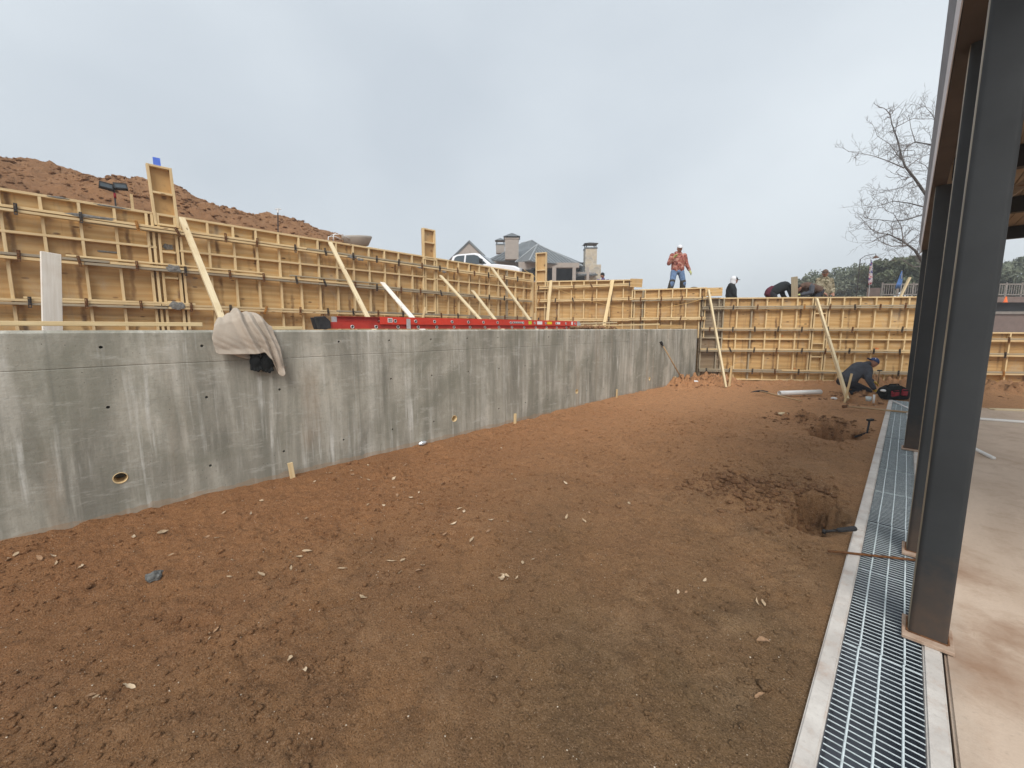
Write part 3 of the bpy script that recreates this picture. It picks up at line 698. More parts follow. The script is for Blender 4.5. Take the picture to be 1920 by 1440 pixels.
for a, b, z in ((Tl(-.15), Tl(2.3), 3.315), (Tl(-.4), Tl(2.4), 2.755), (Tl(-.9), Tl(1.2), 2.07), (Tl(2.9), Tl(5.0), 2.745), (Tl(4.6), Tl(6.9), 2.0), (Tl(7.1), Tl(9.2), 3.27)):
    lumber('splice_board', F1.pt(a, z + (.0), .03), F1.pt(b, z - .012, .03), .07, .03, random.choice(['lum', 'lum_grey']), F1.r)
def splat(Fm, t, z, w, h, off):
    bm = bmesh.new(); bmesh.ops.create_icosphere(bm, subdivisions=3, radius=1)
    for v in bm.verts: v.co *= 1 + random.uniform(-.12, .12) + .25 * math.sin(v.co.x * 5 + t * 7) * math.cos(v.co.z * 4 + z); v.co = Vector((v.co.x * w, v.co.y * .012, v.co.z * h))
    me = bpy.data.meshes.new('splatter'); bm.to_mesh(me); bm.free(); me.materials.append(MT['splat'])
    M = Matrix.Translation(Fm.pt(t, z, off)) @ Matrix(((Fm.e.x, Fm.fr.x, 0, 0), (Fm.e.y, Fm.fr.y, 0, 0), (0, 0, 1, 0), (0, 0, 0, 1))); put(bpy.data.objects.new('concrete_splatter', me), Fm.r, M)
for y_, z_, w_, h_, o_ in ((-.05, 3.43, .28, .025, .088), (.2, 3.66, .2, .015, .0), (-.4, 3.67, .12, .014, .0), (.93, 2.72, .1, .06, .092), (.93, 2.02, .11, .07, .092), (.9, 3.12, .07, .05, -.085), (4.3, 3.36, .12, .03, .09), (4.5, 3.33, .08, .03, .09), (6.2, 3.33, .09, .02, .09), (.1, 2.92, .14, .016, -.085), (7.0, 3.3, .08, .03, .09)): splat(F1, Tl(y_), z_ - .009 * Tl(y_) * (z_ > 2.6), w_, h_, o_)
A0 = (-9.66, 10.93); AE = Vector((5.1, 2.3)).normalized()
def al(t): return (A0[0] + AE.x * t, A0[1] + AE.y * t)
TA = 3.42; TB = 5.62
F2 = Form('formwork_wall', 'short far run of plywood formwork beside the inside corner below the house', al(.06), al(TA), 1.3, 3.27, 3.2, tie0=.16, tieper=.62)
F2.sheets([-.12, .42, 1.9, F2.L]); F2.studs([.03, .36, .46] + [.87 + .435 * k for k in range(6)] + [F2.L - .03])
F2.plate([0, 1.9, F2.L]); F2.rail(.0, .42, 2.9); F2.rail(.0, .42, 2.34)
F2.waler(.1, F2.L - .1, 3.03, grey=.1); F2.waler(.1, F2.L, 2.575, grey=.1); F2.waler(.9, F2.L, 1.90, grey=.15)
for z in (3.03, 2.575, 1.9): F2.clamps([.16 + .62 * k for k in range(6)], z)
lumber('loose_sheet', F2.pt(F2.L - .1, 3.08, .11), F2.pt(F2.L + .28, 3.06, .05), .018, .27, 'ply', F2.r)
F3 = Form('formwork_wall', 'middle run of plywood formwork below the man in the red hoodie', al(TA + .01), al(TB), 1.3, 2.87, 2.87, tie0=.25, tieper=.6)
F3.sheets([0, .33, F3.L]); F3.studs([.04, .30, .37] + [.78 + .41 * k for k in range(4)] + [F3.L - .03]); F3.plate([0, F3.L])
F3.waler(-.05, F3.L + .12, 2.53, grey=.1); F3.waler(-.1, F3.L, 1.915, grey=.3)
for z in (2.53, 1.915): F3.clamps([.25 + .6 * k for k in range(4)], z)
lumber('loose_sheet', F3.pt(F3.L - .05, 2.72, .06), F3.pt(F3.L + .42, 2.72, .03), .018, .25, 'ply', F3.r)

C0 = (-4.66, 13.16); CE = Vector((3.76, 2.67)).normalized()
def cl_(t): return (C0[0] + CE.x * t, C0[1] + CE.y * t)
F4 = Form('formwork_wall', 'tall right run of plywood formwork behind the kneeling man', cl_(0), cl_(6.35), -.02, 2.55, 2.52, 'ply', .24, .66)
tC = lambda px: (Vector(on_line(px, 620, C0, cl_(6))[:2]) - Vector(C0)).length
t1 = tC(1353); t2 = tC(1522); t3 = tC(1549)
F4.sheets([.0, t1, t1 + 1.25, t2, t3, t3 + 1.3, F4.L], (1.27,), ['plyold', 'ply2', 'ply2', 'ply', 'ply', 'ply'])
F4.studs([.05, t1 - .12, t1 + .02], 'lum_grey'); F4.studs([t1 + .42 * k for k in range(1, 6)] + [t2 - .03, t2 + .04, t3 - .03, t3 + .04] + [t3 + .42 * k for k in range(1, 7)])
F4.plate([.0, t1, t2, t2 + 1.4, F4.L]); F4.rail(t1 + .05, t2, 1.275, 'lum'); F4.rail(t3, F4.L, 1.275, 'lum'); F4.rail(.05, t1, 1.31, 'lum_grey'); F4.rail(t1, F4.L, .02, 'lum')
for z, g in ((2.235, .9), (1.58, .6), (.935, .5), (.30, .75)):
    F4.waler(.02, F4.L, z, ('lum', 'lum_grey'), grey=g, over=0, pieces=2.6); F4.clamps([.24 + .66 * k for k in range(10)], z, dark=.6)
for z in (2.05, 1.15, .75): F4.rail(t2 + .06, t3 - .05, z)
for px_, py_, w_, h_ in ((1561, 652, .07, .10), (1648, 655, .10, .08), (1493, 692, .06, .04), (1470, 630, .05, .03)):
    p_ = on_line(px_, py_, C0, cl_(6)) - F4.fr * .0885; m = MB(); m.box(p_, (w_, .003, h_), Matrix.Rotation(math.atan2(CE.y, CE.x), 3, 'Z') @ Matrix.Rotation(.2, 3, 'Y')); m.build('paint_mark', 'spray', F4.r)
D0 = cl_(6.42)
F5 = Form('formwork_wall', 'low run of shaded plywood formwork seen to the right of the columns', D0, cl_(13.5), -.02, 1.50, 1.48, 'ply2', .4, .66)
F5.sheets([0, 2.4, 4.8, F5.L], (), ['ply2', 'plyold', 'ply2']); F5.studs([.05 + .6 * k for k in range(12)]); F5.plate([0, 2.4, 4.8, F5.L])
for z in (1.28, .86, .34): F5.waler(.0, F5.L, z, grey=.2); F5.clamps([.4 + .66 * k for k in range(10)], z)

def bulkhead(Fm, t, w, z0, z1, label, proud=.012, lean=0.0):
    b = root('bulkhead_form', Fm.pt(t, z0, proud), label, 'bulkhead', 'narrow bulkhead boxes standing above the forms')
    P = lambda u, z, o=0: Fm.pt(t + u + lean * (z - z0), z, proud + o)
    for s_ in (-1, 1): lumber('side_stud', P(s_ * (w / 2 - .019), z0, -.0445), P(s_ * (w / 2 - .019), z1, -.0445), .038, .089, 'lum', b, Fm.fr)
    for z in (z0 + .019, (z0 + z1) / 2 + .05, z1 - .019): lumber('rung', P(-w / 2 + .04, z, -.046), P(w / 2 - .04, z, -.046), .086, .036, 'lum', b)
    lumber('back_sheet', P(0, z0, -.098), P(0, z1 - .002, -.098), w, .016, 'ply', b, Fm.fr, 0)
bulkhead(F1, Tl(.905), .345, 3.43, 4.46, 'tall narrow bulkhead box with blue stake above it, at left', lean=-.03)
bulkhead(F1, Tl(6.58), .40, 3.5, 4.34, 'narrow bulkhead box standing above the forms left of the white truck')
bulkhead(F2, .21, .40, 2.94, 4.25, 'narrow bulkhead box at the inside corner in front of the house')

# ------------------------------------------------------------------ braces, stakes and loose timber
def brace(p, q, w, h, mat, label, name='timber_brace', up=(0, 0, 1), grp=None):
    return tag(lumber(name, p, q, w, h, mat, None, up), label, 'timber', grp)
def lb(t, b, Xb=-7.7, w=.038, h=.089, mat='lum_pale', label='', off=-9.48):
    p = on_x(*t, off); q = on_x(*b, Xb); d = (q - p); q = p + d * ((1.42 - p.z) / d.z); brace(p, q, w, h, mat, label, up=(0, 1, 0))
lb((341, 410), (417, 600), label='long diagonal timber brace just left of the draped hoodie', w=.06)
lb((619, 455), (687, 590), label='diagonal timber brace rising above the left end of the red ladder')
lb((717, 530), (770, 592), label='short grey plank brace beside the tall brace over the ladder', w=.03, h=.12, mat='lum_white')
lb((826, 517), (897, 595), label='diagonal timber brace below the first bulkhead box near the truck', mat='lum_pale')
lb((886, 545), (925, 595), label='short wide plank brace second from the inside corner', w=.03, h=.1, mat='lum_pale')
lb((922, 502), (990, 595), label='long diagonal brace closest to the inside corner', mat='lum_pale')
def ab(t, b, lab, back=1.0, w=.10):
    p = on_line(*t, al(0), al(5)) + F2.fr * .14; q0 = Vector(on_line(*b, al(0), al(5))) ; q = EYEV + (q0 - EYEV) * .93
    d = q - p; q = p + d * ((1.5 - p.z) / d.z); brace(p, q, .036, w, 'lum', lab, up=F2.e)
ab((1035, 527), (1027, 594), 'wide board brace leaning on the far formwork just right of the corner')
ab((1150, 526), (1134, 604), 'wide board brace leaning where the far formwork steps down')
def cb(t, b, lab, mat='lum_pale'):
    p = on_line(*t, cl_(0), cl_(6)) + F4.fr * .12; q = on_z(*b, 0) - ZU * .03; brace(p, q, .089, .05, mat, lab, up=F4.e)
cb((1326, 545), (1361, 725), 'tall diagonal timber brace by the end of the concrete wall')
cb((1527, 562), (1589, 747), 'tall diagonal timber brace beside the kneeling man')
def stake(p, h, lean, lab, w=.05, d=.022, mat='lum', up=(1, 0, 0), name='wooden_stake'):
    p = Vector(p); q = p + Vector((lean[0], lean[1], h)); brace(p - ZU * .06, q, w, d, mat, lab, name, up, 'stakes driven into the soil')
stake((-4.60, 1.31, 0), .17, (-.01, -.02), 'short wooden stake at the wall foot nearest the camera')
stake((-4.62, 4.77, 0), .17, (0, .01), 'short wooden stake at the middle of the wall foot')
stake((-4.63, 8.13, 0), .22, (0, .01), 'short wooden stake at the wall foot nearest the shovel')
stake((-4.60, 11.3, .05), .2, (0, .01), 'wooden stake half buried behind the leaning shovel')
stake(on_z(1584, 750), .60, (.07, .05), 'thick wooden stake in front of the kneeling man', .09, .038)
stake(on_z(1357, 722) + Vector((.12, .1, 0)), .55, (.02, .02), 'wooden stake at the foot of the brace by the wall end', .089, .038)
brace((-5.02, -3.5, 1.64), (-5.03, .70, 1.64), .12, .038, 'lum', 'long flat board lying along the top of the wall at left', 'timber_plank')
brace((-4.99, 1.3, 1.605), (-5.03, 1.62, 1.605), .09, .038, 'lum', 'short board end poking out right of the hoodie', 'timber_plank')
brace(on_x(95, 474, -6.0), on_x(96, 612, -6.0) + Vector((0, 0, -.1)), .135, .03, 'lum_white', 'upright board crusted with pale cement in front of the left forms', 'timber_plank', (1, .35, 0))
brace(Vector((-5.6, 7.9, 1.66)), Vector((-5.05, 11.05, 1.72)), .089, .038, 'lum', 'timber lying on the terrace behind the end of the wall, nearest one', 'timber_plank')
brace(Vector((-5.9, 7.6, 1.70)), Vector((-6.6, 11.4, 1.79)), .089, .038, 'lum_pale', 'timber lying on the terrace behind the end of the wall, farther one', 'timber_plank')
brace(Vector((-5.02, 11.0, 1.66)), Vector((-5.02, 12.6, 1.66)), .06, .10, 'ply2', 'edge board on the terrace at the far end of the wall', 'timber_plank')
for t, b, lab in (((923 + 0, 588), (915, 600), 'stub of a stake beside the long brace near the corner'), ((1003, 587), (1003, 604), 'stub of an upright stake at the inside corner'), ((798, 576), (790, 598), 'stub of a leaning stake behind the red ladder')):
    p = on_x(*t, -8.0); q = on_x(*b, -8.0) - ZU * .12; brace(p, q, .05, .04, 'lum', lab, 'wooden_stake', (0, 1, 0))
brace(on_z(1859, 768), on_z(1990, 772), .14, .04, 'lum_pale', 'flat timber edge board at the far end of the slab', 'timber_plank')
brace(on_line(1684, 556, (-1, 17.4), (2, 19.5)) - ZU * .2, on_line(1706, 520, (-1, 17.4), (2, 19.5)), .07, .05, 'lum_pale', 'pole leaning up behind the right formwork below the trees', 'timber_pole')
# the post the bent men are setting
brace(at(1490, 565, 12.75), at(1489.5, 519, 12.75), .16, .09, 'lum_grey', 'grey timber post between the two bent men', 'timber_post', (0, 1, 0))
# string lines on the far forms
sp = [on_line(x_, y_, al(0), al(5)) + F2.fr * .16 for x_, y_ in ((985, 507), (1018, 527), (1042, 541), (1100, 563), (1160, 577), (1230, 580), (1290, 569), (1327, 558))]
mb = MB(); mb.tube(sp, .006, 5); tag(mb.build('string_line', 'string'), 'thin yellow string sagging across the far formwork', 'string')

# ------------------------------------------------------------------ extension ladder on top of the wall
def ladder():
    r = root('extension_ladder', (-4.95, 1.8, WTOP), 'red fibreglass extension ladder lying flat on top of the concrete wall', 'ladder')
    def rail(x, y0, y1, z, h, mat, face):
        m = MB(); m.box((x, (y0 + y1) / 2, z + h / 2), (.006, y1 - y0, h))
        for zz in (z + .003, z + h - .003): m.box((x - face * .016, (y0 + y1) / 2, zz), (.030, y1 - y0, .006))
        return m.build('rail', mat, r)
    x0 = -4.765; x1 = -5.20
    b0, b1 = rail(x0 - .022, 1.86, 6.5, WTOP + .012, .078, 'redlow', 1), rail(x1, 1.86, 6.5, WTOP + .012, .078, 'redlow', -1)
    f0, f1 = rail(x0, 2.47, 6.72, WTOP + .068, .095, 'red', 1), rail(x1 - .02, 2.1, 6.6, WTOP + .086, .085, 'redlow', -1)
    for base, x, z, ys in ((b0, x0 - .022, WTOP + .036, np.arange(2.12, 6.4, .305)), (f0, x0, WTOP + .112, np.arange(2.68, 6.7, .305))):
        for yy in ys:
            q = MB(); n = 12                      # flared rung end: bright ring round a dark socket
            ring = lambda rr, xx: [Vector((xx, yy + rr * math.cos(2 * math.pi * k / n), z + rr * math.sin(2 * math.pi * k / n))) for k in range(n)]
            vs = ring(.023, x + .0035) + ring(.023, x + .009) + ring(.015, x + .009) + ring(.015, x - .002); 
            q.add(vs, [(j * n + k, j * n + (k + 1) % n, (j + 1) * n + (k + 1) % n, (j + 1) * n + k) for j in range(3) for k in range(n)]); q.build('rung_end', 'alu', base, True)
            q = MB(); q.tube([(x + .004, yy, z), (x + .0055, yy, z)], .0148, 10); q.build('socket', 'black', base)
    m = MB()
    for yy in np.arange(2.12, 6.4, .305): m.tube([(x0 - .03, yy, WTOP + .036), (x1 + .01, yy, WTOP + .036)], .015, 6)
    m.build('lower_rungs', 'alu', r, True)
    m = MB()
    for yy in np.arange(2.68, 6.7, .305): m.tube([(x0 - .006, yy, WTOP + .112), (x1 - .01, yy, WTOP + .112)], .015, 6)
    m.build('upper_rungs', 'alu', r, True)
    for x, dy in ((x0 - .022, 0), (x1, .1)):       # swivel shoes
        m = MB(); m.prism([Vector((0, 1.86 + dy, WTOP + .015)), Vector((0, 1.86 + dy, WTOP + .10)), Vector((0, 1.80 + dy, WTOP + .155)), Vector((0, 1.70 + dy, WTOP + .15)), Vector((0, 1.735 + dy, WTOP + .006)), Vector((0, 1.8 + dy, WTOP + .006))], (x - .05, 0, 0), (x + .025, 0, 0))
        o = m.build('swivel_shoe', 'rubber', r); bv = o.modifiers.new('b', 'BEVEL'); bv.width = .008; bv.segments = 2
    X_ = x0 + .0045
    def st(name, y0, y1, z0, z1, mat, dx=0): m = MB(); m.box((X_ + dx, (y0 + y1) / 2, (z0 + z1) / 2), (.0025, y1 - y0, z1 - z0)); return m.build(name, mat, f0)
    zb = WTOP + .068
    st('strap', 2.84, 2.90, WTOP + .012, zb + .075, 'alu', .006)
    c = st('label_plate', 2.575, 2.64, zb + .025, zb + .08, 'white')
    for i in range(2):
        for j in range(2): st('label_mark', 2.584 + .026 * j, 2.602 + .026 * j, zb + .034 + .022 * i, zb + .05 + .022 * i, 'black', .002)
    st('name_badge', 4.86, 5.12, zb + .032, zb + .064, 'white'); st('name_badge_face', 4.87, 5.11, zb + .036, zb + .060, 'black', .002)
    for i in range(9): st('badge_letter', 4.893 + .0235 * i, 4.906 + .0235 * i, zb + .041 + .003 * (i % 2), zb + .053 + .003 * ((i + 1) % 2), 'white', .004)
    st('sticker', 5.26, 5.34, zb + .02, zb + .075, 'lime'); st('sticker', 5.49, 5.63, zb + .02, zb + .075, 'white'); st('sticker', 5.77, 5.91, zb + .025, zb + .072, 'yellow')
    st('sticker', 6.05, 6.16, zb + .025, zb + .07, 'white'); st('sticker', 6.52, 6.57, zb + .02, zb + .08, 'white')
    m = MB(); m.box((x0 - .005, 6.75, zb + .045), (.03, .09, .085)); m.tube([(x0 - .02, 6.79, zb + .03), (x0 + .02, 6.79, zb + .03)], .03, 10); m.build('end_cap', 'alu', r)
    m = MB(); m.box((x1 - .02, 2.08, zb + .06), (.03, .06, .075)); m.build('end_cap', 'alu', r)
ladder()

# ------------------------------------------------------------------ hoodie draped over the wall
def hoodie():
    r = root('hoodie', (-4.7, 1.0, 1.35), 'beige fleece hoodie draped over the edge of the concrete wall', 'clothing')
    nu, nv = 61, 56; V = []
    # columns run along the wall (Y); each hangs from behind the top, over a hump, down the face to its hem
    yl, yr = .70, 1.30
    for j in range(nv):
        v = j / (nv - 1)
        for i in range(nu):
            u = i / (nu - 1)
            hem = np.interp(u, [0, .05, .3, .55, .72, .80, .86, .92, .97, 1], [1.37, 1.355, 1.35, 1.345, 1.36, 1.28, 1.19, 1.12, 1.10, 1.13])
            top = 1.60 + .175 * max(0, 1 - abs((u - .52) / .56) ** 2.6) + .018 * math.sin(u * 17 + .6) + .012 * math.sin(u * 31)
            # lateral: the cloth narrows at the crest and fans out lower down
            yc = np.interp(v, [0, .35, .55, 1], [.97, .985, .985, 1.0]); half = np.interp(v, [0, .30, .42, .7, 1], [.17, .19, .235, .285, .285])
            yy = yc + (u - .5) * 2 * half + (.03 * (v - .5) if v > .5 else 0)
            if v < .3:                                # behind the crest, down to the wall top
                t = v / .3; zz = 1.592 + (top - 1.592) * math.sin(t * math.pi / 2); xx = -5.0 + .12 * t
            elif v < .45:                             # over the crest to the arris
                t = (v - .3) / .15; xx = -4.88 + .215 * t ** .8; zz = top - (top - 1.60) * t ** 2.2 * .55
            else:
                t = (v - .45) / .55; z0 = top - (top - 1.60) * .55; zz = z0 + (hem - z0) * t; xx = -4.665 + .05 * math.sin(min(1, t * 1.25) * math.pi * .6)
            # long folds running from the crest down towards the right corner
            ph = (u - .12 - .30 * (v - .3)); amp = .030 * smooth01((v - .12) / .3)
            fold = 1.0 * math.exp(-((ph - .28) / .026) ** 2) + .9 * math.exp(-((ph - .47) / .022) ** 2) + .8 * math.exp(-((ph - .66) / .028) ** 2) - .8 * math.exp(-((ph - .38) / .045) ** 2) - .9 * math.exp(-((ph - .57) / .04) ** 2) - .5 * math.exp(-((ph - .16) / .06) ** 2)
            xx += float(amp) * fold + (.006 * math.sin(yy * 24 + zz * 17) + .0025 * math.sin(yy * 61 + zz * 38 + 5 * math.sin(zz * 13))) * (v > .3)
            if v > .92: xx += .018 * (v - .92) / .08    # rolled hem
            if v <= .3: zz += .6 * float(amp) * fold
            V.append((xx, yy, zz))
    F = [(j * nu + i, j * nu + i + 1, (j + 1) * nu + i + 1, (j + 1) * nu + i) for j in range(nv - 1) for i in range(nu - 1)]
    m = MB(); m.add(V, F); o = m.build('body_cloth', 'fleece', r, True)
    sd = o.modifiers.new('s', 'SOLIDIFY'); sd.thickness = .007; sd.offset = -1
    ss = o.modifiers.new('ss', 'SUBSURF'); ss.levels = 1; ss.render_levels = 1
    m = MB()                                        # a pale lining fold hanging behind the hem
    V = []; 
    for j in range(9):
        for i in range(9):
            u = i / 8; v = j / 8; V.append((-4.688 + .012 * math.sin(u * 9) + .01 * v, .84 + .40 * u + .09 * v, 1.37 - (.05 + .13 * u) * v))
    m.add(V, [(j * 9 + i, j * 9 + i + 1, (j + 1) * 9 + i + 1, (j + 1) * 9 + i) for j in range(8) for i in range(8)]); o = m.build('inner_fold', 'fleece', r, True)
    o.modifiers.new('s', 'SOLIDIFY').thickness = .006
    m = MB(); m.box((-4.618, 1.225, 1.342), (.01, .022, .03)); m.build('care_tag', 'white', r)
    g = root('work_gloves', (-4.66, 1.1, 1.2), 'pair of black work gloves hanging out below the beige hoodie', 'gloves')
    for k, (yy, zz, s_) in enumerate(((1.055, 1.27, 1), (1.155, 1.25, 1.15))):
        m = MB(); m.ell((-4.655, yy, zz), (.035, .055 * s_, .075 * s_), 10, 7)
        for f in range(4): m.tube([(-4.65, yy - .035 + f * .023, zz - .04), (-4.645 + .006 * f, yy - .042 + f * .028, zz - .085 - .01 * (f % 3))], [.016, .012], 6)
        m.tube([(-4.645, yy + .045, zz), (-4.64, yy + .075, zz - .04)], [.016, .012], 6)
        m.box((-4.655, yy, zz + .075), (.05, .085, .05))
        o = m.build('glove', 'blackcloth', g, True); rm = o.modifiers.new('r', 'REMESH'); rm.mode = 'VOXEL'; rm.voxel_size = .007; rm.use_smooth_shade = True
hoodie()

# ------------------------------------------------------------------ tools and pipes on the ground
def tool_handle(p, q, r, parent, n=8): m = MB(); m.tube([p, q], r, n); return m.build('handle', 'handle', parent, True)
def H(x, y): return float(ground_h(np.array([x]), np.array([y]))[0])
# big white pipe
p = Vector((-2.07, 11.25, .06)); q = Vector((-1.39, 12.15, .065)); d = (q - p).normalized()
m = MB(); n = 20; u = d.orthogonal().normalized(); w = d.cross(u)
rg = lambda c, r_: [c + (u * math.cos(2 * math.pi * k / n) + w * math.sin(2 * math.pi * k / n)) * r_ for k in range(n)]
vs = rg(p, .052) + rg(p, .058) + rg(q, .058) + rg(q, .052); m.add(vs, [(j * n + k, j * n + (k + 1) % n, ((j + 1) % 4) * n + (k + 1) % n, ((j + 1) % 4) * n + k) for j in range(4) for k in range(n)])
tag(m.build('plastic_pipe', 'pvc', None, True), 'thick white plastic pipe lying on the soil beside the pickaxe', 'pipe')
def thin_pipe(p, q, r, lab): m = MB(); m.tube([p, q], r, 10); tag(m.build('plastic_pipe', 'pvc', None, True), lab, 'pipe')
thin_pipe(on_z(1673, 751, .03), on_z(1722, 774, .03), .014, 'thin white pipe lying across the far end of the grate')
thin_pipe(on_z(1637.5, 756, -.02), on_z(1637.5, 741, .0) * 0 + on_z(1637.5, 756, -.02) + Vector((0, 0, .19)), .02, 'short white pipe standing upright in the dug soil')
thin_pipe(on_z(1700, 776, .02), on_z(2000, 797, .02), .024, 'long white pipe lying across the slab behind the columns')
thin_pipe(on_z(1800, 828, .02), on_z(1863, 859, .02), .022, 'white pipe end on the slab right of the nearest column')
# pickaxe / mattock lying flat
t = root('mattock', (-2.4, 11.15, .03), 'mattock with wooden handle lying on the soil in front of the white pipe', 'mattock')
tool_handle((-2.46, 11.2, .07), (-1.52, 10.53, .035), .019, t)
m = MB(); hd = Vector((-2.48, 11.22, .07)); ax = Vector((.58, .81, 0)); m.tube([hd - ax * .24 - ZU * .02, hd - ax * .1, hd, hd + ax * .1, hd + ax * .24 - ZU * .02], [.008, .02, .03, .022, .014], 8); m.build('head', 'darksteel', t, True)
# digging bar / sledge across the drain
t = root('sledgehammer', (-.5, 10.3, .03), 'long handled sledgehammer lying with its handle across the drain grate', 'hammer')
tool_handle((-.74, 10.27, .06), (.3, 10.53, .03), .019, t); m = MB(); c = Vector((-.76, 10.26, .06)); ax = Vector((.3, .95, 0)).normalized(); m.tube([c - ax * .08, c - ax * .07, c + ax * .07, c + ax * .08], [.026, .034, .034, .026], 8); m.build('head', 'rust', t, True)
# steel rod over the near drain
p = on_z(1553, 1030, .02); q = on_z(1722, 1050, .02); m = MB(); m.tube([p - ZU * .012, q + (q - p) * .3], .009, 8); tag(m.build('steel_rod', 'rust', None, True), 'rusty steel rod lying across the near drain grate', 'rod')
# hatchet standing in the farther hole
c = on_z(1622, 815, -.05); t = root('hand_hoe', c, 'small black hand hoe stuck upright in the farther hole', 'hoe'); top = c + Vector((.03, .1, .22))
m = MB(); m.tube([c - Vector((.12, -.03, .06)), c + Vector((.02, .03, .03)), top], [.012, .014, .015], 8); m.build('handle', 'black', t, True)
m = MB(); m.bar(top - RT * .03, top + RT * .05 + ZU * .01, .05, .03); m.bar(c - Vector((.12, -.03, .07)), c + Vector((.0, .02, .0)), .05, .01); m.build('blade', 'black', t)
# black tool with an orange pommel at the near hole
c = on_z(1575, 995, .03); t = root('pry_tool', c, 'black handled tool with orange pommel lying at the rim of the near hole', 'hand tool')
e0 = on_z(1603, 991, .05); e1 = on_z(1572, 994, .055); e2 = on_z(1545, 997, .03)
m = MB(); dv = (e0 - e1).normalized(); m.tube([e1 - dv * .01, e1, e0 - dv * .012, e0], [.012, .0165, .0205, .019], 12); m.build('grip', 'rubber', t, True)
m = MB(); m.tube([e0 - dv * .001, e0 + dv * .003], .0125, 12); m.build('pommel', 'orange', t)
m = MB(); m.tube([e1, (e1 + e2) / 2, e2], [.010, .010, .012], 8); m.tube([e2 - ZU * .012, e2 + ZU * .016], [.014, .012], 8); m.build('shank', 'black', t, True)
# shovel leaning on the wall
tp = on_x(1243, 648, WX + .035); ft = Vector((WX + .3, 11.42, .09))
t = root('shovel', ft, 'long shovel leaning against the far end of the concrete wall', 'shovel'); m = MB(); m.tube([ft, tp], .018, 8); m.build('handle', 'handle', t, True)
dv = (tp - ft).normalized(); m = MB(); m.tube([tp - dv * .02, tp + dv * .05], .018, 8); m.tube([tp + dv * .05 + Vector((0, -.05, 0)), tp + dv * .13 + Vector((0, -.055, 0)), tp + dv * .14 + Vector((0, .055, 0)), tp + dv * .05 + Vector((0, .05, 0)), tp + dv * .05 - Vector((0, .05, 0))], .016, 6); m.build('grip', 'black', t, True)
m = MB(); b = ft - dv * .2
V = [];
for j in range(6):
    for i in range(5):
        u = (i / 4 - .5) * 2; v = j / 5; wd = .11 * (1 - .55 * v ** 2.5); V.append(b.lerp(ft, 1 - v) + Vector((.03 * u * u, u * wd, 0)) + Vector((.02, 0, 0)))
m.add(V, [(j * 5 + i, j * 5 + i + 1, (j + 1) * 5 + i + 1, (j + 1) * 5 + i) for j in range(5) for i in range(4)]); o = m.build('blade', 'darksteel', t, True); o.modifiers.new('s', 'SOLIDIFY').thickness = .004
# small pale offcuts
for (px, py, L_, w_, a, lab, mt) in ((1468, 778, .16, .06, .3, 'short pale offcut of wood beside the farther hole', 'lum_pale'), (1564, 747, .12, .07, .2, 'small pale foam cup lying on the soil near the brace', 'white'), (1647, 757, .12, .06, .1, 'small pale scrap lying at the end of the left kerb', 'white'), (1304, 722, .16, .05, .9, 'white scrap lying by the spoil at the wall end', 'white'), (793, 834, .14, .06, 1.5, 'crumpled pale wrapper at the foot of the wall', 'alu')):
    c = on_z(px, py); c.z = H(c.x, c.y) + .025
    bm = bmesh.new(); bmesh.ops.create_icosphere(bm, subdivisions=2, radius=1)
    for v in bm.verts: v.co = Matrix.Rotation(a, 3, 'Z') @ Vector((v.co.x * L_ / 2, v.co.y * w_ / 2, v.co.z * .03)) + Vector((random.uniform(-1, 1), random.uniform(-1, 1), random.uniform(-1, 1))) * .008
    me = bpy.data.meshes.new('scrap'); bm.to_mesh(me); bm.free(); me.materials.append(MT[mt]); tag(put(bpy.data.objects.new('scrap', me), None, Matrix.Translation(c)), lab, 'scrap')
# tool bag
c = on_z(1673, 748); c.z = 0; t = root('tool_bag', c, 'black and red tool bag at the far end of the drain', 'bag')
m = MB(); pr = [(-.27, 0), (-.30, .12), (-.24, .24), (-.1, .31), (.08, .32), (.22, .26), (.29, .12), (.27, 0)]
m.prism([c + RT * a + ZU * b_ for a, b_ in pr], fh * -.13, fh * .13); o = m.build('bag_body', 'blackcloth', t); bv = o.modifiers.new('b', 'BEVEL'); bv.width = .04; bv.segments = 3
for a, w_, h_, zc in ((-.09, .17, .13, .15), (.12, .13, .15, .17)):
    m = MB(); m.box(c + RT * a + ZU * zc - fh * .145, (w_, .05, h_), Matrix.Rotation(TH, 3, 'Z') @ Matrix.Rotation(-.12 if a < 0 else .16, 3, 'Y')); o = m.build('pocket', 'bagred', t); bv = o.modifiers.new('b', 'BEVEL'); bv.width = .02; bv.segments = 3
    m = MB(); m.box(c + RT * a + ZU * (zc + .05) - fh * .172, (w_ * .9, .012, .025), Matrix.Rotation(TH, 3, 'Z')); m.build('pocket_flap', 'blackcloth', t)
m = MB(); m.tube([c + RT * -.16 + ZU * .27, c + RT * -.12 + ZU * .34 - fh * .03, c + RT * .02 + ZU * .35 - fh * .08, c + RT * .16 + ZU * .27], .014, 6); m.tube([c + RT * .22 + ZU * .22, c + RT * .36 + ZU * .12 - fh * .05, c + RT * .38 + ZU * .02], .016, 6); m.build('strap', 'blackcloth', t, True)
m = MB(); m.ell(c + RT * -.27 + ZU * .2 - fh * .05, (.06, .05, .03), 8, 6); m.build('rag', 'white', t, True)
# bucket-like grey cup near the upright pipe
c = on_z(1628, 752); m = MB(); m.tube([c, c + ZU * .1], [.045, .055], 12); tag(m.build('metal_can', 'galv', None, True), 'small grey can beside the upright white pipe', 'can')

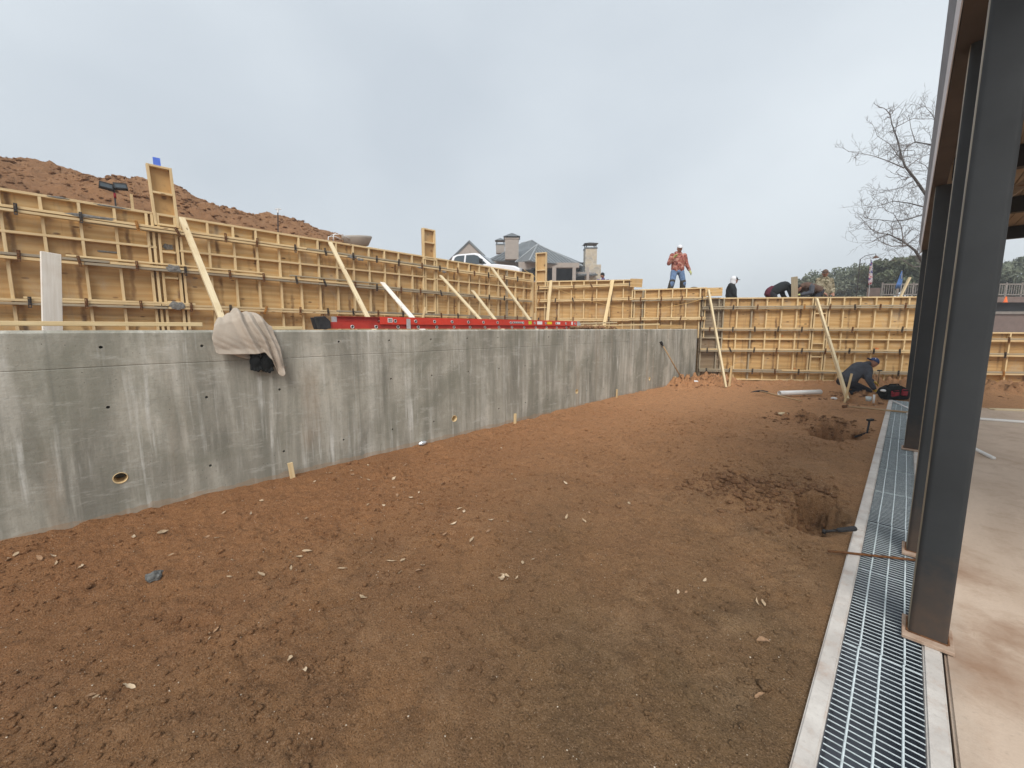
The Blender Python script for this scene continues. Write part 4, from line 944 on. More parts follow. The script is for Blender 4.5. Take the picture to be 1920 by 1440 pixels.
# ------------------------------------------------------------------ people
def capsule(m, p, q, r0, r1, n=12):
    p = Vector(p); q = Vector(q); d = (q - p)
    if d.length < 1e-5: d = Vector((0, 0, 1e-3)); q = p + d
    d = d.normalized(); m.tube([p - d * r0 * .95, p - d * r0 * .68, p, q, q + d * r1 * .68, q + d * r1 * .95], [.28 * r0, .74 * r0, r0, r1, .74 * r1, .28 * r1], n)
def remesh(o, vox):
    rm = o.modifiers.new('r', 'REMESH'); rm.mode = 'VOXEL'; rm.voxel_size = vox; rm.use_smooth_shade = True
    sm = o.modifiers.new('s', 'SMOOTH'); sm.factor = .5; sm.iterations = 3
class Person:
    def __init__(s, loc, label, J, group=None, rz=0, sc=1.0):
        s.r = root('person', loc, label, 'person', group, TH + rz); s.M = LOC[s.r.name] @ Matrix.Scale(sc, 4); s.J = {k: Vector(v) for k, v in J.items()}
    def w(s, p): return s.M @ Vector(p)
    def caps(s, name, mat, items, ells=(), vox=.016):
        m = MB()
        for a, b, r0, r1 in items: capsule(m, s.w(s.J[a] if isinstance(a, str) else a), s.w(s.J[b] if isinstance(b, str) else b), r0, r1)
        R3 = s.M.to_3x3()
        for c, r_, *rot in ells: m.ell(s.w(s.J[c] if isinstance(c, str) else c), r_, 14, 10, (R3 @ rot[0]) if rot else R3)
        o = m.build(name, mat, s.r, True); remesh(o, vox); return o
    def hand(s, W_, d, side, curl=.5):
        """palm, four bent fingers and a thumb as capsule items"""
        W_ = Vector(W_); d = Vector(d).normalized(); sd = d.cross(Vector((0, 0, 1)));
        sd = (sd if sd.length > .1 else Vector((1, 0, 0))).normalized() * side; nn = sd.cross(d).normalized() * side; it = []
        it.append((W_, W_ + d * .075, .028, .034))
        for k, L_ in enumerate((.036, .042, .038, .030)):
            b = W_ + d * .085 + sd * (.03 - .02 * k); c = b + d * L_ - nn * .01 * curl; e = c + (d * (1 - curl) - nn * curl).normalized() * L_ * .9
            it += [(b, c, .0105, .0095), (c, e, .0095, .0085)]
        t0 = W_ + d * .03 + sd * .03; it += [(t0, t0 + d * .035 + sd * .03, .0125, .0115), (t0 + d * .035 + sd * .03, t0 + d * .07 + sd * .032, .011, .0095)]
        return it
    def build(s, top, trousers, shoes='blackjacket', handmat=None, face=(0, -1, 0), headrot=None, hands=True, puff=1.0):
        J = s.J; it = [('neck', 'head', .052, .05), ('chest', 'neck', .1, .055), ('pelvis', 'chest', .12, .12)]
        for S_ in 'LR':
            it += [('chest', 'sh' + S_, .07, .055), ('sh' + S_, 'el' + S_, .045, .036), ('el' + S_, 'wr' + S_, .036, .026)]
            it += [('pelvis', 'hip' + S_, .09, .075), ('hip' + S_, 'kn' + S_, .07, .05), ('kn' + S_, 'an' + S_, .048, .035)]
        f = Vector(face).normalized(); h = J['head']; sx = f.cross(Vector((0, 0, 1))).normalized(); upn = sx.cross(f)
        Rh = Matrix((sx, f, upn)).transposed()
        ells = [(h, (.076, .096, .112), Rh), (h - upn * .05 + f * .03, (.055, .062, .06), Rh), (h + f * .098 - upn * .015, (.014, .022, .022), Rh), (h + f * .088 - upn * .058, (.026, .012, .008), Rh),
                (h + sx * .076 - upn * .005, (.014, .022, .032), Rh), (h - sx * .076 - upn * .005, (.014, .022, .032), Rh), (h + f * .085 + sx * .032 + upn * .016, (.018, .012, .008), Rh), (h + f * .085 - sx * .032 + upn * .016, (.018, .012, .008), Rh)]
        ht = []
        if hands:
            for S_, sg in (('L', 1), ('R', -1)): ht += s.hand(J['wr' + S_], J['wr' + S_] - J['el' + S_], sg)
        s.caps('body', 'skin', it + (ht if not handmat else []), ells, .0125)
        for sg in (-1, 1):                                      # eyes
            m = MB(); m.ell(s.w(h + f * .089 + sx * .03 * sg + upn * .008), (.012, .012, .008), 8, 6); m.build('eye', 'hair', s.r, True)
        if handmat: s.caps('gloves', handmat, [(a, b, r0 + .004, r1 + .004) for a, b, r0, r1 in ht] + [(J['wr' + q].lerp(J['el' + q], .15), 'wr' + q, .038, .036) for q in 'LR'], (), .0125)
        p = puff
        sd = (J['shL'] - J['shR']).normalized() * .075; spn = (J['chest'] - J['pelvis']).normalized(); low = J['pelvis'] + spn * .05
        s.caps('jacket', top, [(low + sd, J['chest'] + sd, .125 * p, .13 * p), (low - sd, J['chest'] - sd, .125 * p, .13 * p), (J['pelvis'] + spn * .10, 'chest', .14 * p, .14 * p), ('chest', 'neck', .12 * p, .075)] + [x for S_ in 'LR' for x in (('chest', 'sh' + S_, .11 * p, .078 * p), ('sh' + S_, 'el' + S_, .078 * p, .062 * p), ('el' + S_, J['el' + S_].lerp(J['wr' + S_], .86), .062 * p, .05 * p))])
        s.caps('trousers', trousers, [('pelvis', 'hipL', .13, .10), ('pelvis', 'hipR', .13, .10)] + [x for S_ in 'LR' for x in (('hip' + S_, 'kn' + S_, .112, .085), ('kn' + S_, J['kn' + S_].lerp(J['an' + S_], .92), .076, .066))])
        for S_ in 'LR': a = J['an' + S_]; ff = Vector((f.x, f.y, 0)).normalized(); s.caps('boot', shoes, [(a + Vector((0, 0, .02)), a - Vector((0, 0, .03)), .055, .05), (a - Vector((0, 0, .035)), a + ff * .15 - Vector((0, 0, .045)), .045, .04)], (), .016)
        s.fr_ = (h, f, sx, upn, Rh); return s
    def cap(s, mat, brim=1, brimmat=None, bx=None):
        h, f, sx, upn, Rh = s.fr_; R3 = s.M.to_3x3() @ Rh; m = MB(); c = h + upn * .028; nu, nv = 16, 6; vs = []
        for j in range(nv + 1):
            t = math.pi / 2 * j / nv
            for i in range(nu): a = 2 * math.pi * i / nu; vs.append(s.w(c) + R3 @ Vector((.088 * math.sin(t) * math.cos(a), .106 * math.sin(t) * math.sin(a), .105 * math.cos(t))))
        m.add(vs, [(j * nu + i, (j + 1) * nu + i, (j + 1) * nu + (i + 1) % nu, j * nu + (i + 1) % nu) for j in range(nv) for i in range(nu)])
        o = m.build('cap', mat, s.r, True); o.modifiers.new('s', 'SOLIDIFY').thickness = .006
        m = MB(); m.ell(s.w(c + f * brim * .115 - upn * .004), (.07, .07, .009), 14, 6, R3); m.build('brim', brimmat or mat, o, True)
        return o
    def hood_down(s, mat): J = s.J; n = J['neck']; f = s.fr_[1]; s.caps('hood', mat, [(n + Vector((-.07, .04, .02)), n + Vector((.07, .04, .02)), .06, .06), (n + Vector((-.08, -.02, .0)), n + Vector((-.03, -.07, -.04)), .045, .04), (n + Vector((.08, -.02, .0)), n + Vector((.03, -.07, -.04)), .045, .04)])

STAND = dict(pelvis=(0, 0, .93), chest=(0, 0, 1.32), neck=(0, 0, 1.5), head=(0, -.02, 1.64), shL=(.2, 0, 1.42), shR=(-.2, 0, 1.42), elL=(.27, .02, 1.14), elR=(-.27, .02, 1.14),
             wrL=(.27, -.08, .9), wrR=(-.27, -.08, .9), hipL=(.1, 0, .9), hipR=(-.1, 0, .9), knL=(.12, -.02, .5), knR=(-.12, -.02, .5), anL=(.13, 0, .09), anR=(-.13, 0, .09))
def pose(**k): d = dict(STAND); d.update(k); return d
def stand_at(px, py_top, fr_line, back, hgt=1.78):
    p = on_line(px, py_top, *fr_line); n = Vector((-(fr_line[1][1] - fr_line[0][1]), fr_line[1][0] - fr_line[0][0], 0)).normalized()
    r0 = (p - EYEV).dot(fh); q = at(px, py_top, r0 + back); return Vector((q.x, q.y, q.z - hgt))
LA = (al(0), al(5)); LC = (cl_(0), cl_(6))
P1 = Person(stand_at(1273, 458.5, LA, .9, 1.79), 'man in red camouflage hoodie and white cap standing above the middle formwork, hand raised',
    pose(shL=(.205, .01, 1.43), shR=(-.205, 0, 1.43), elL=(.30, .03, 1.15), wrL=(.385, -.05, .93), elR=(-.33, -.06, 1.16), wrR=(-.235, -.24, 1.33), head=(.02, -.03, 1.645), chest=(.0, 0, 1.32),
         hipL=(.11, 0, .9), hipR=(-.12, 0, .9), knL=(.20, -.05, .5), knR=(-.21, -.1, .5), anL=(.19, .05, .09), anR=(-.30, .0, .09)))
P1.build('redcamo', 'denim', handmat='lglove', face=(-.05, -1, -.12), puff=1.12); P1.cap('whitecap'); P1.hood_down('redcamo')
for S_, nm in (('L', 1), ('R', 1)): P1.caps('knee_pad', 'knee', [(P1.J['kn' + S_].lerp(P1.J['hip' + S_], .22), P1.J['kn' + S_].lerp(P1.J['an' + S_], .6), .1, .09)])
P2 = Person(stand_at(1374, 516, LC, 1.3, 1.77), 'man in white hood and dark brimmed cap walking behind the right formwork, seen in profile', pose(head=(.07, 0, 1.60), neck=(.02, 0, 1.50), chest=(-.02, 0, 1.30), shL=(.09, .15, 1.40), shR=(-.12, -.14, 1.41), elL=(-.02, .22, 1.12), elR=(-.03, -.22, 1.12), wrL=(.06, .2, .9), wrR=(.05, -.2, .9), hipL=(0, .1, .9), hipR=(0, -.1, .9), knL=(.05, .1, .5), knR=(-.02, -.1, .5), anL=(.05, .1, .09), anR=(-.1, -.1, .09)))
P2.build('blackjacket', 'darkpants', face=(1, -.12, -.05), puff=1.2); P2.cap('blackjacket')
h_, f_, sx_, up_, Rh_ = P2.fr_
P2.caps('hood', 'whitecap', [('neck', h_ - f_ * .04, .095, .095)], [(h_ - f_ * .035 + up_ * .03, (.105, .10, .125), Rh_)])
BENDR = dict(pelvis=(-.34, .1, .80), chest=(.0, 0, 1.0), neck=(.17, -.02, .97), head=(.27, -.05, .86), shL=(.03, .2, .99), shR=(.03, -.2, .97), elL=(.14, .2, .72), elR=(.14, -.2, .70), wrL=(.26, .12, .52), wrR=(.27, -.12, .50),
             hipL=(-.34, .2, .78), hipR=(-.34, 0, .78), knL=(-.2, .2, .42), knR=(-.2, -.02, .42), anL=(-.34, .2, .09), anR=(-.34, 0, .09))
g0 = stand_at(1470, 527, LC, .9, 1.16)
P3 = Person(g0, 'man in black hooded jacket bent over, left of the grey post', pose(**BENDR)); P3.build('blackjacket', 'darkpants', face=(.55, -.2, -.8), puff=1.15)
P3.caps('hood', 'blackjacket', [('neck', P3.J['head'], .11, .125)], [((.25, -.02, .93), (.13, .13, .12))]); P3.caps('lower_jacket', 'maroon', [((-.36, .1, .78), (-.30, .1, .86), .168, .168)])
BENDL = {k: (-v[0], v[1], v[2]) for k, v in BENDR.items()}; BENDL['chest'] = (-.06, 0, .98); BENDL['pelvis'] = (.42, .1, .86); BENDL['neck'] = (-.24, 0, .98); BENDL['head'] = (-.33, -.02, .92); BENDL['wrL'] = (-.28, .1, .62); BENDL['wrR'] = (-.36, -.15, .70); BENDL['elR'] = (-.05, -.24, .76); BENDL['hipL'] = (.42, .2, .82); BENDL['hipR'] = (.42, 0, .82)
P4 = Person(stand_at(1516, 528, LC, 1.0, 1.13), 'man in brown jacket bent over, right of the grey post', pose(**BENDL)); P4.build('brownjacket', 'darkpants', handmat='lglove', face=(-.8, -.1, -.5), puff=1.05); P4.cap('hair')
P4.caps('sleeve', 'greyjacket', [('shR', 'elR', .084, .07), ('elR', P4.J['elR'].lerp(P4.J['wrR'], .85), .07, .056)])
P5 = Person(stand_at(1548, 504, LC, 1.2, 1.79), 'man in green camouflage hoodie and cap standing behind the bent men', pose(head=(-.02, -.03, 1.64), elL=(.26, -.04, 1.14), wrL=(.16, -.2, 1.0), elR=(-.26, -.04, 1.14), wrR=(-.14, -.2, 1.0)))
P5.build('greencamo', 'darkpants', face=(-.6, -.75, -.25), puff=1.15); P5.cap('brownjacket'); P5.hood_down('greencamo')
P6 = Person(stand_at(1131, 511, LA, 3.2, 1.76), 'man with black hair in a purple shirt behind the far formwork near the stone chimney', pose(head=(-.03, -.02, 1.64)))
P6.build('purple', 'darkpants', face=(.3, .9, -.1)); P6.caps('hair', 'hair', (), [(P6.J['head'] + Vector((0, 0, .03)), (.087, .105, .098))])
# the kneeling man
kl = on_z(1605, 738); kl.z = -.03
P7 = Person(kl, 'man in charcoal jacket and navy cap kneeling over the dug soil beside the tool bag', dict(
    pelvis=(-.30, .02, .34), chest=(.04, 0, .67), neck=(.20, -.02, .77), head=(.315, -.035, .80), shL=(.10, .17, .68), shR=(.08, -.18, .66), elR=(.0, -.30, .42), wrR=(.10, -.38, .19), elL=(.30, .18, .45), wrL=(.46, .08, .32),
    hipL=(-.28, .13, .32), hipR=(-.28, -.10, .30), knR=(.14, -.16, .12), anR=(-.30, -.16, .07), knL=(.12, .17, .42), anL=(-.02, .17, .09)))
P7.build('greyjacket', 'darkpants', handmat='yglove', face=(.83, -.15, -.55), puff=1.1); P7.cap('navycap', -1)
h_, f_, sx_, up_, Rh_ = P7.fr_
m = MB(); m.box(P7.w(h_ + up_ * .09 - f_ * .055 + sx_ * .055), (.02, .02, .03)); m.build('cap_emblem', 'white', P7.r)
c = P7.w((.50, -.02, .34)); hm = root('hammer', c, 'claw hammer held upright by the kneeling man', 'hammer'); m = MB(); m.tube([c - ZU * .06, c + ZU * .26], [.014, .012], 8); m.build('handle', 'handle', hm, True)
m = MB(); m.bar(c + ZU * .27 - RT * .05, c + ZU * .27 + RT * .06, .026, .028); m.build('head', 'darksteel', hm)

# ------------------------------------------------------------------ things standing on the high ground at left
tx = -10.75
c = on_x(216, 378, tx); t = root('work_light', (c.x, c.y, 3.3), 'twin head work light on a stand behind the left formwork', 'work light')
hp_ = on_x(213, 350, tx); m = MB(); m.tube([(c.x, c.y, 3.3), hp_], [.014, .012], 8); m.build('pole', 'black', t, True)
m = MB(); m.tube([on_x(216, 372, tx), on_x(215, 362, tx)], .018, 8); m.build('grip', 'bagred', t, True)
for k in range(3): m = MB(); a = 2.1 * k; m.tube([(c.x, c.y, 3.62), (c.x + .45 * math.cos(a), c.y + .45 * math.sin(a), 3.28)], .01, 6); m.build('leg', 'black', t)
for x_, tilt in ((199, -.12), (226, .12)):
    q = on_x(x_, 349 + (0 if tilt < 0 else 1), tx); m = MB(); m.box(q, (.06, .19, .12), Matrix.Rotation(tilt, 3, 'X') @ Matrix.Rotation(-.4, 3, 'Y')); h2 = m.build('lamp_head', 'black', t)
    m = MB(); m.box(q + Vector((.032, 0, -.0)), (.012, .15, .07), Matrix.Rotation(tilt, 3, 'X') @ Matrix.Rotation(-.4, 3, 'Y')); m.build('lens', 'glass', h2)
m = MB(); m.bar(on_x(190, 347, tx), on_x(235, 348, tx), .03, .025); m.build('crossbar', 'black', t)
def stick(px0, py0, px1, py1, X_, r_, mat, name, lab, cat, flat=False):
    p, q = on_x(px0, py0, X_), on_x(px1, py1, X_); p.z -= .5; m = MB(); (m.tube([p, q], r_, 8) if not flat else m.bar(p, q, r_ * 2, r_ * .8, (1, 0, 0))); return tag(m.build(name, mat, None, not flat), lab, cat)
stick(297, 322, 293, 296, -9.95, .05, 'blue', 'marker_stake', 'bright blue stake showing above the left bulkhead box', 'stake', True)
stick(248, 386, 246, 364, -10.4, .02, 'lum', 'survey_lath', 'thin wooden lath between the work light and the bulkhead box', 'stake', True)
t = root('survey_rod', on_x(521, 428, -10.8), 'thin survey stake with white top beside the soil heap', 'stake')
m = MB(); m.tube([on_x(521.5, 440, -10.8), on_x(521, 398, -10.8)], .014, 6); m.build('rod', 'darksteel', t); m = MB(); m.tube([on_x(521, 399, -10.8), on_x(521, 391, -10.8)], .022, 6); m.tube([on_x(516, 392, -10.8), on_x(527, 392, -10.8)], .012, 6); m.build('rod_top', 'white', t)
# wheelbarrow tipped on its side
c = on_x(672, 449, -11.6); t = root('wheelbarrow', (c.x, c.y, 3.3), 'tan wheelbarrow tray beyond the left formwork at the end of the heap', 'wheelbarrow')
m = MB(); nu = 14; V = []
for j, (rr, zz) in enumerate(((1, .0), (.97, -.05), (.72, -.26), (.6, -.28))):
    for i in range(nu): a = 2 * math.pi * i / nu; V.append(c + Vector((0, 0, .07)) + Vector((.3 * rr * math.sin(a), .44 * rr * math.cos(a) * (1 - .1 * math.cos(a)), -zz * 0 + zz + .05 * math.cos(a))))
m.add(V, [(j * nu + i, j * nu + (i + 1) % nu, (j + 1) * nu + (i + 1) % nu, (j + 1) * nu + i) for j in range(3) for i in range(nu)] + [tuple(3 * nu + i for i in range(nu))]); o = m.build('tray', 'tan', t, True); o.modifiers.new('s', 'SOLIDIFY').thickness = .02
m = MB()
for s_ in (-.18, .18): m.tube([c + Vector((s_, -.35, -.05)), c + Vector((s_, -.62, .02)), c + Vector((s_, -.78, -.02)), c + Vector((s_, -.8, -.2))], .014, 6)
m.tube([c + Vector((-.18, -.72, .02)), c + Vector((.18, -.72, .02))], .012, 6); m.build('frame', 'white', t, True)
m = MB(); m.tube([(c.x, c.y + .3, 3.45), (c.x + .08, c.y + .3, 3.45)], .18, 14); m.build('wheel', 'rubber', t)
# hose loop above the middle forms
hp = [on_line(1288 + 13 * (1 - math.cos(a)) , 546 - 9 * math.sin(a), *LA) + Vector((-.1, .3, 0)) for a in np.linspace(0, math.pi, 9)]
m = MB(); m.tube(hp, .02, 6); tag(m.build('hose', 'rubber', None, True), 'black hose loop beside the standing man in red', 'hose')

# ------------------------------------------------------------------ white pickup
def truck():
    c = at(891, 479, 23); gz = c.z - 1.93; o_ = Vector((c.x, c.y, gz)); yaw = TH - .30
    r = root('pickup_truck', o_, 'white pickup truck parked on the high ground in front of the house', 'truck', rz=yaw); M = LOC[r.name]
    Pv = lambda l, w_, z: M @ Vector((l, w_, z))
    m = MB()
    low = [(-3.1, .55), (-3.1, 1.22), (-1.2, 1.25), (1.1, 1.28), (1.6, 1.25), (2.55, 1.12), (2.85, .98), (2.9, .5), (2.4, .42), (-2.6, .42)]
    m.prism([Pv(l, 0, z) for l, z in low], M.to_3x3() @ Vector((0, -.98, 0)), M.to_3x3() @ Vector((0, .98, 0))); o = m.build('body', 'carwhite', r); bv = o.modifiers.new('b', 'BEVEL'); bv.width = .06; bv.segments = 3; bv.limit_method = 'ANGLE'
    m = MB(); up = [(-1.18, 1.22), (-1.02, 1.80), (-.75, 1.9), (.28, 1.93), (.55, 1.86), (1.32, 1.24)]; n = len(up)
    V = [Pv(l, -.95 + (.2 * (z - 1.22) / .7), z) for l, z in up] + [Pv(l, .95 - (.2 * (z - 1.22) / .7), z) for l, z in up]
    m.add(V, [tuple(range(n))[::-1], tuple(range(n, 2 * n))] + [(i, (i + 1) % n, n + (i + 1) % n, n + i) for i in range(n)]); o = m.build('cab', 'carwhite', r); bv = o.modifiers.new('b', 'BEVEL'); bv.width = .05; bv.segments = 3; bv.limit_method = 'ANGLE'
    def win(pts, s_, name='side_window'):
        m = MB(); off = lambda z: (.965 - (.2 * (z - 1.22) / .7))
        pp = [Pv(l, s_ * off(z), z) for l, z in pts]; nn = M.to_3x3() @ Vector((0, s_, .28)).normalized(); m.prism(pp, nn * -.01, nn * .004); m.build(name, 'glass', o)
    for s_ in (-1, 1):
        win([(-.98, 1.30), (-.86, 1.72), (-.72, 1.80), (-.30, 1.82), (-.30, 1.30)], s_); win([(-.2, 1.30), (-.2, 1.82), (.26, 1.82), (.48, 1.75), (1.02, 1.30)], s_)
        m = MB(); m.box(Pv(.78, s_ * 1.12, 1.42), (.16, .26, .24), M.to_3x3()); mm = m.build('mirror', 'black', r); mm.modifiers.new('b', 'BEVEL').width = .04
    m = MB(); V = [Pv(.60, -.70, 1.82), Pv(.60, .70, 1.82), Pv(1.27, .84, 1.30), Pv(1.27, -.84, 1.30)]; nn = M.to_3x3() @ Vector((.65, 0, .77)); m.prism(V, nn * .0, nn * .03); m.build('windshield', 'glass', o)
    m = MB(); m.bar(Pv(1.2, -.7, 1.335), Pv(1.25, .3, 1.33), .03, .03); m.build('wiper', 'black', r)
    m = MB(); m.prism([Pv(1.5, -.5, 1.27), Pv(2.5, -.45, 1.145), Pv(2.5, .45, 1.145), Pv(1.5, .5, 1.27)], Vector((0, 0, 0)), Vector((0, 0, .03))); m.build('hood_scoop', 'carwhite', r)
    for l in (-2.1, 1.95):
        for s_ in (-1, 1): m = MB(); m.tube([Pv(l, s_ * .78, .4), Pv(l, s_ * 1.0, .4)], .4, 18); ty = m.build('wheel', 'rubber', r, True); m = MB(); m.tube([Pv(l, s_ * 1.0, .4), Pv(l, s_ * 1.01, .4)], .24, 14); m.build('rim', 'alu', ty)
    for s_ in (-1, 1): m = MB(); m.box(Pv(2.85, s_ * .75, .92), (.1, .34, .18), M.to_3x3()); m.build('headlight', 'alu', r)
    m = MB(); m.box(Pv(2.9, 0, .85), (.06, 1.1, .3), M.to_3x3()); m.build('grille', 'black', r)
    q = root('bed_cargo', Pv(-1.9, 0, 1.25), 'orange jug and dark gear heaped in the bed of the white truck', 'cargo')
    m = MB(); m.ell(Pv(-1.5, -.2, 1.5), (.14, .14, .22), 10, 8); m.build('jug', 'orange', q, True); m = MB(); m.ell(Pv(-2.1, 0, 1.42), (.7, .5, .28), 12, 8, M.to_3x3()); m.build('gear', 'black', q, True)
truck()
m = MB(); c = at(993, 508, 19.5); m.box(c - ZU * .2, (.5, .4, .5), Matrix.Rotation(.4, 3, 'Z')); m.box(c + Vector((.2, .2, .08)), (.4, .3, .12)); o = tag(m.build('generator', 'black'), 'black machine just in front of the truck hood by the corner', 'machine'); o.modifiers.new('b', 'BEVEL').width = .05

# ------------------------------------------------------------------ house with metal roofs and chimneys
def house():
    gz = 4.6; cc = at(1010, 520, 41); r = root('house', (cc.x, cc.y, gz), 'stucco house with dark standing seam metal roofs behind the forms', 'house')
    h = at
    def plane(name, pts, mat='roofmetal', th=.12, par=None): m = MB(); pts = [Vector(p) for p in pts]; n = (pts[1] - pts[0]).cross(pts[2] - pts[0]).normalized(); n = n if n.z > 0 else -n; m.prism(pts, n * -th, n * 0); return m.build(name, mat, par or r)
    def seams(A, F1_, F2_, n, par, B=None):
        ft = F1_ + (F2_ - F1_) * ((A - F1_).dot(F2_ - F1_) / (F2_ - F1_).length_squared); s0 = (ft - F1_).length / (F2_ - F1_).length; m = MB()
        s0 = min(.98, max(.02, s0)); nn = (F2_ - F1_).cross(A - F1_).normalized(); nn = nn if nn.z > 0 else -nn
        for k in range(1, n):
            s_ = k / n; e = F1_ + (F2_ - F1_) * s_; f = min(s_ / s0, (1 - s_) / (1 - s0)); m.bar(e + nn * .03, e + (A - ft) * f + nn * .03, .05, .05, nn)
        o = m.build('seam', 'roofseam', par); o['kind'] = 'stuff'
        m = MB(); m.tube([A + nn * .03, F1_ + nn * .03], .07, 5); m.tube([A + nn * .03, F2_ + nn * .03], .07, 5); m.build('ridge_cap', 'roofseam', par)
    # porch pavilion, hipped
    A = h(1008, 458.5, 43.5); f1 = h(992, 489.5, 38); f2 = h(1093, 499, 40.5); b1 = h(966, 492, 43); b2 = h(1090, 492, 50)
    o = plane('porch_roof', [A, f1, f2]); seams(A, f1, f2, 15, o); o2 = plane('porch_roof_side', [A, b1, f1]); seams(A, b1, f1, 6, o2); plane('porch_roof_side', [A, f2, b2])
    # main roof behind
    q = [h(914, 487, 43.5), h(976, 457, 51), h(998, 451, 51), h(1010, 459, 48), h(985, 490, 44)]; o3 = plane('main_roof', q)
    o4 = plane('main_roof', [h(998, 451, 51), h(1010, 459, 48), h(1050, 480, 49), h(1060, 486, 56)])
    m = MB()
    for k in range(1, 9): a = q[0].lerp(q[4], k / 9); b = q[1].lerp(q[2], k / 9); m.bar(a + ZU * .05, b + ZU * .05, .05, .05)
    o = m.build('seam', 'roofseam', o3); o['kind'] = 'stuff'
    m = MB(); m.tube([q[1] + ZU * .05, q[2] + ZU * .05, q[3] + ZU * .05], .07, 5); m.build('ridge_cap', 'roofseam', o3)
    # walls
    def wall(name, x0, x1, ya, yb, d0, d1, mat='stucco'):
        a, b, c_, e = h(x0, ya, d0), h(x1, ya, d0), h(x1, ya, d1), h(x0, ya, d1); zb = h(x0, yb, d0).z; zt_ = a.z
        m = MB(); pts = [Vector((p.x, p.y, zt_)) for p in (a, b, c_, e)]; m.prism(pts, (0, 0, zb - zt_), (0, 0, 0)); return m.build(name, mat, r)
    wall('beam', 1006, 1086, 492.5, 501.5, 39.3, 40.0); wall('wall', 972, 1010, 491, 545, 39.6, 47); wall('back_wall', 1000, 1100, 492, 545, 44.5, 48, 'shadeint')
    for x0, x1 in ((1021, 1025), (1035.5, 1043), (1073.5, 1080), (1100, 1105)): wall('porch_column', x0, x1, 500.5, 548, 39.2, 39.9)
    wall('side_beam', 1080, 1117, 510, 516, 40.5, 41, 'stucco')
    o = plane('lower_roof', [h(1088, 496, 43.2), h(1121, 514.5, 40.2), h(1076, 516.5, 40.2)]); wall('rear_wall', 918, 985, 489, 545, 45.5, 48)
    m = MB(); 
    for k in range(1, 6): m.bar(h(1088, 496, 43.2).lerp(h(1121, 514.5, 40.2), k / 6) + ZU * .05, h(1076, 516.5, 40.2).lerp(h(1121, 514.5, 40.2), k / 6) + ZU * .05, .05, .05)
    s_ = m.build('seam', 'roofseam', o); s_['kind'] = 'stuff'
    def chimney(x0, x1, yt, yb, d, mat, capy, name, w=1.4, open_=0):
        wall_ = None; a = h(x0, yt, d); b = h(x1, yt, d); zt_ = a.z; zb = h(x0, yb, d).z; W_ = (b - a).length; mid = (a + b) / 2 + fh * W_ / 2
        R3 = Matrix.Rotation(TH, 3, 'Z'); m = MB(); m.box((mid.x, mid.y, (zt_ + zb) / 2), (W_, W_, zt_ - zb), R3); c_ = m.build(name, mat, r)
        ov = W_ * .62; za = h((x0 + x1) / 2, capy, d + W_ / 2).z; m = MB(); lz = zt_ + (.25 if not open_ else .5)
        m.box((mid.x, mid.y, zt_ + .06), (W_ * 1.08, W_ * 1.08, .12), R3); m.build('crown', mat if not open_ else 'roofmetal', c_)
        m = MB(); V = [mid + R3 @ Vector((sx * ov, sy * ov, 0)) for sx, sy in ((-1, -1), (1, -1), (1, 1), (-1, 1))]; V = [Vector((v.x, v.y, lz)) for v in V] + [Vector((mid.x, mid.y, za))]
        m.add(V, [(3, 2, 1, 0), (0, 1, 4), (1, 2, 4), (2, 3, 4), (3, 0, 4)]); m.build('cap_roof', 'roofmetal', c_)
        m = MB()
        for sx, sy in ((-1, -1), (1, -1), (1, 1), (-1, 1)): p = mid + R3 @ Vector((sx * W_ * .42, sy * W_ * .42, 0)); m.bar((p.x, p.y, zt_), (p.x, p.y, lz + .02), .07, .07)
        if not open_: m.box((mid.x, mid.y, (zt_ + lz) / 2), (W_ * .8, W_ * .8, lz - zt_), R3)
        m.build('cap_post', 'shadeint', c_); return c_
    chimney(947, 972.5, 448, 486, 43, 'stucco', 436.5, 'chimney'); chimney(930, 946, 459, 474, 47, 'stucco', 446, 'cupola', open_=1)
    chimney(1098, 1119.5, 466, 498, 41, 'limestone', 454, 'stone_chimney', open_=1)
    wall('chimney_base', 1097, 1127, 496, 545, 40.8, 42.6, 'limestone')
    # gabled wing at left
    ap = h(880, 450, 44); gl = h(852, 477, 44); gr = h(908, 477, 44); bk = h(823, 477, 55) - gl; bk.z = 0
    m = MB(); m.prism([ap - ZU * .25, gl, gr], fh * .1, fh * .35); m.build('gable_wall', 'stucco', r)
    m = MB(); m.prism([gl, gr, gr - ZU * 3, gl - ZU * 3], fh * .1, fh * .35); m.build('wall', 'stucco', r)
    ex = (gl - ap) * .06
    plane('gable_roof', [ap, ap + (gl - ap) * 1.1, ap + (gl - ap) * 1.1 + bk, ap + bk], th=.2); plane('gable_roof', [ap, ap + (gr - ap) * 1.1, ap + (gr - ap) * 1.1 + bk, ap + bk], th=.2)
house()
# little green shrub against the house
def leaf_cloud(cs, rs, n, size, flat=.6, seed=1):
    rg_ = np.random.default_rng(seed); pts = []
    for c_, r_ in zip(cs, rs):
        k = int(n); d = rg_.normal(size=(k, 3)); d /= np.linalg.norm(d, axis=1)[:, None]; rad = rg_.random(k) ** .45
        pts.append(np.array(c_) + d * rad[:, None] * np.array([r_, r_, r_ * flat]))
    p = np.concatenate(pts); k = len(p); a = rg_.normal(size=(k, 3)); a /= np.linalg.norm(a, axis=1)[:, None]; b = rg_.normal(size=(k, 3)); b -= a * (a * b).sum(1)[:, None]; b /= np.linalg.norm(b, axis=1)[:, None]
    s_ = size * (.6 + .8 * rg_.random(k))[:, None]; q = np.stack([p - a * s_, p + b * s_ * .5, p + a * s_, p - b * s_ * .5], 1).reshape(-1, 3)
    return q, np.arange(4 * k).reshape(k, 4)
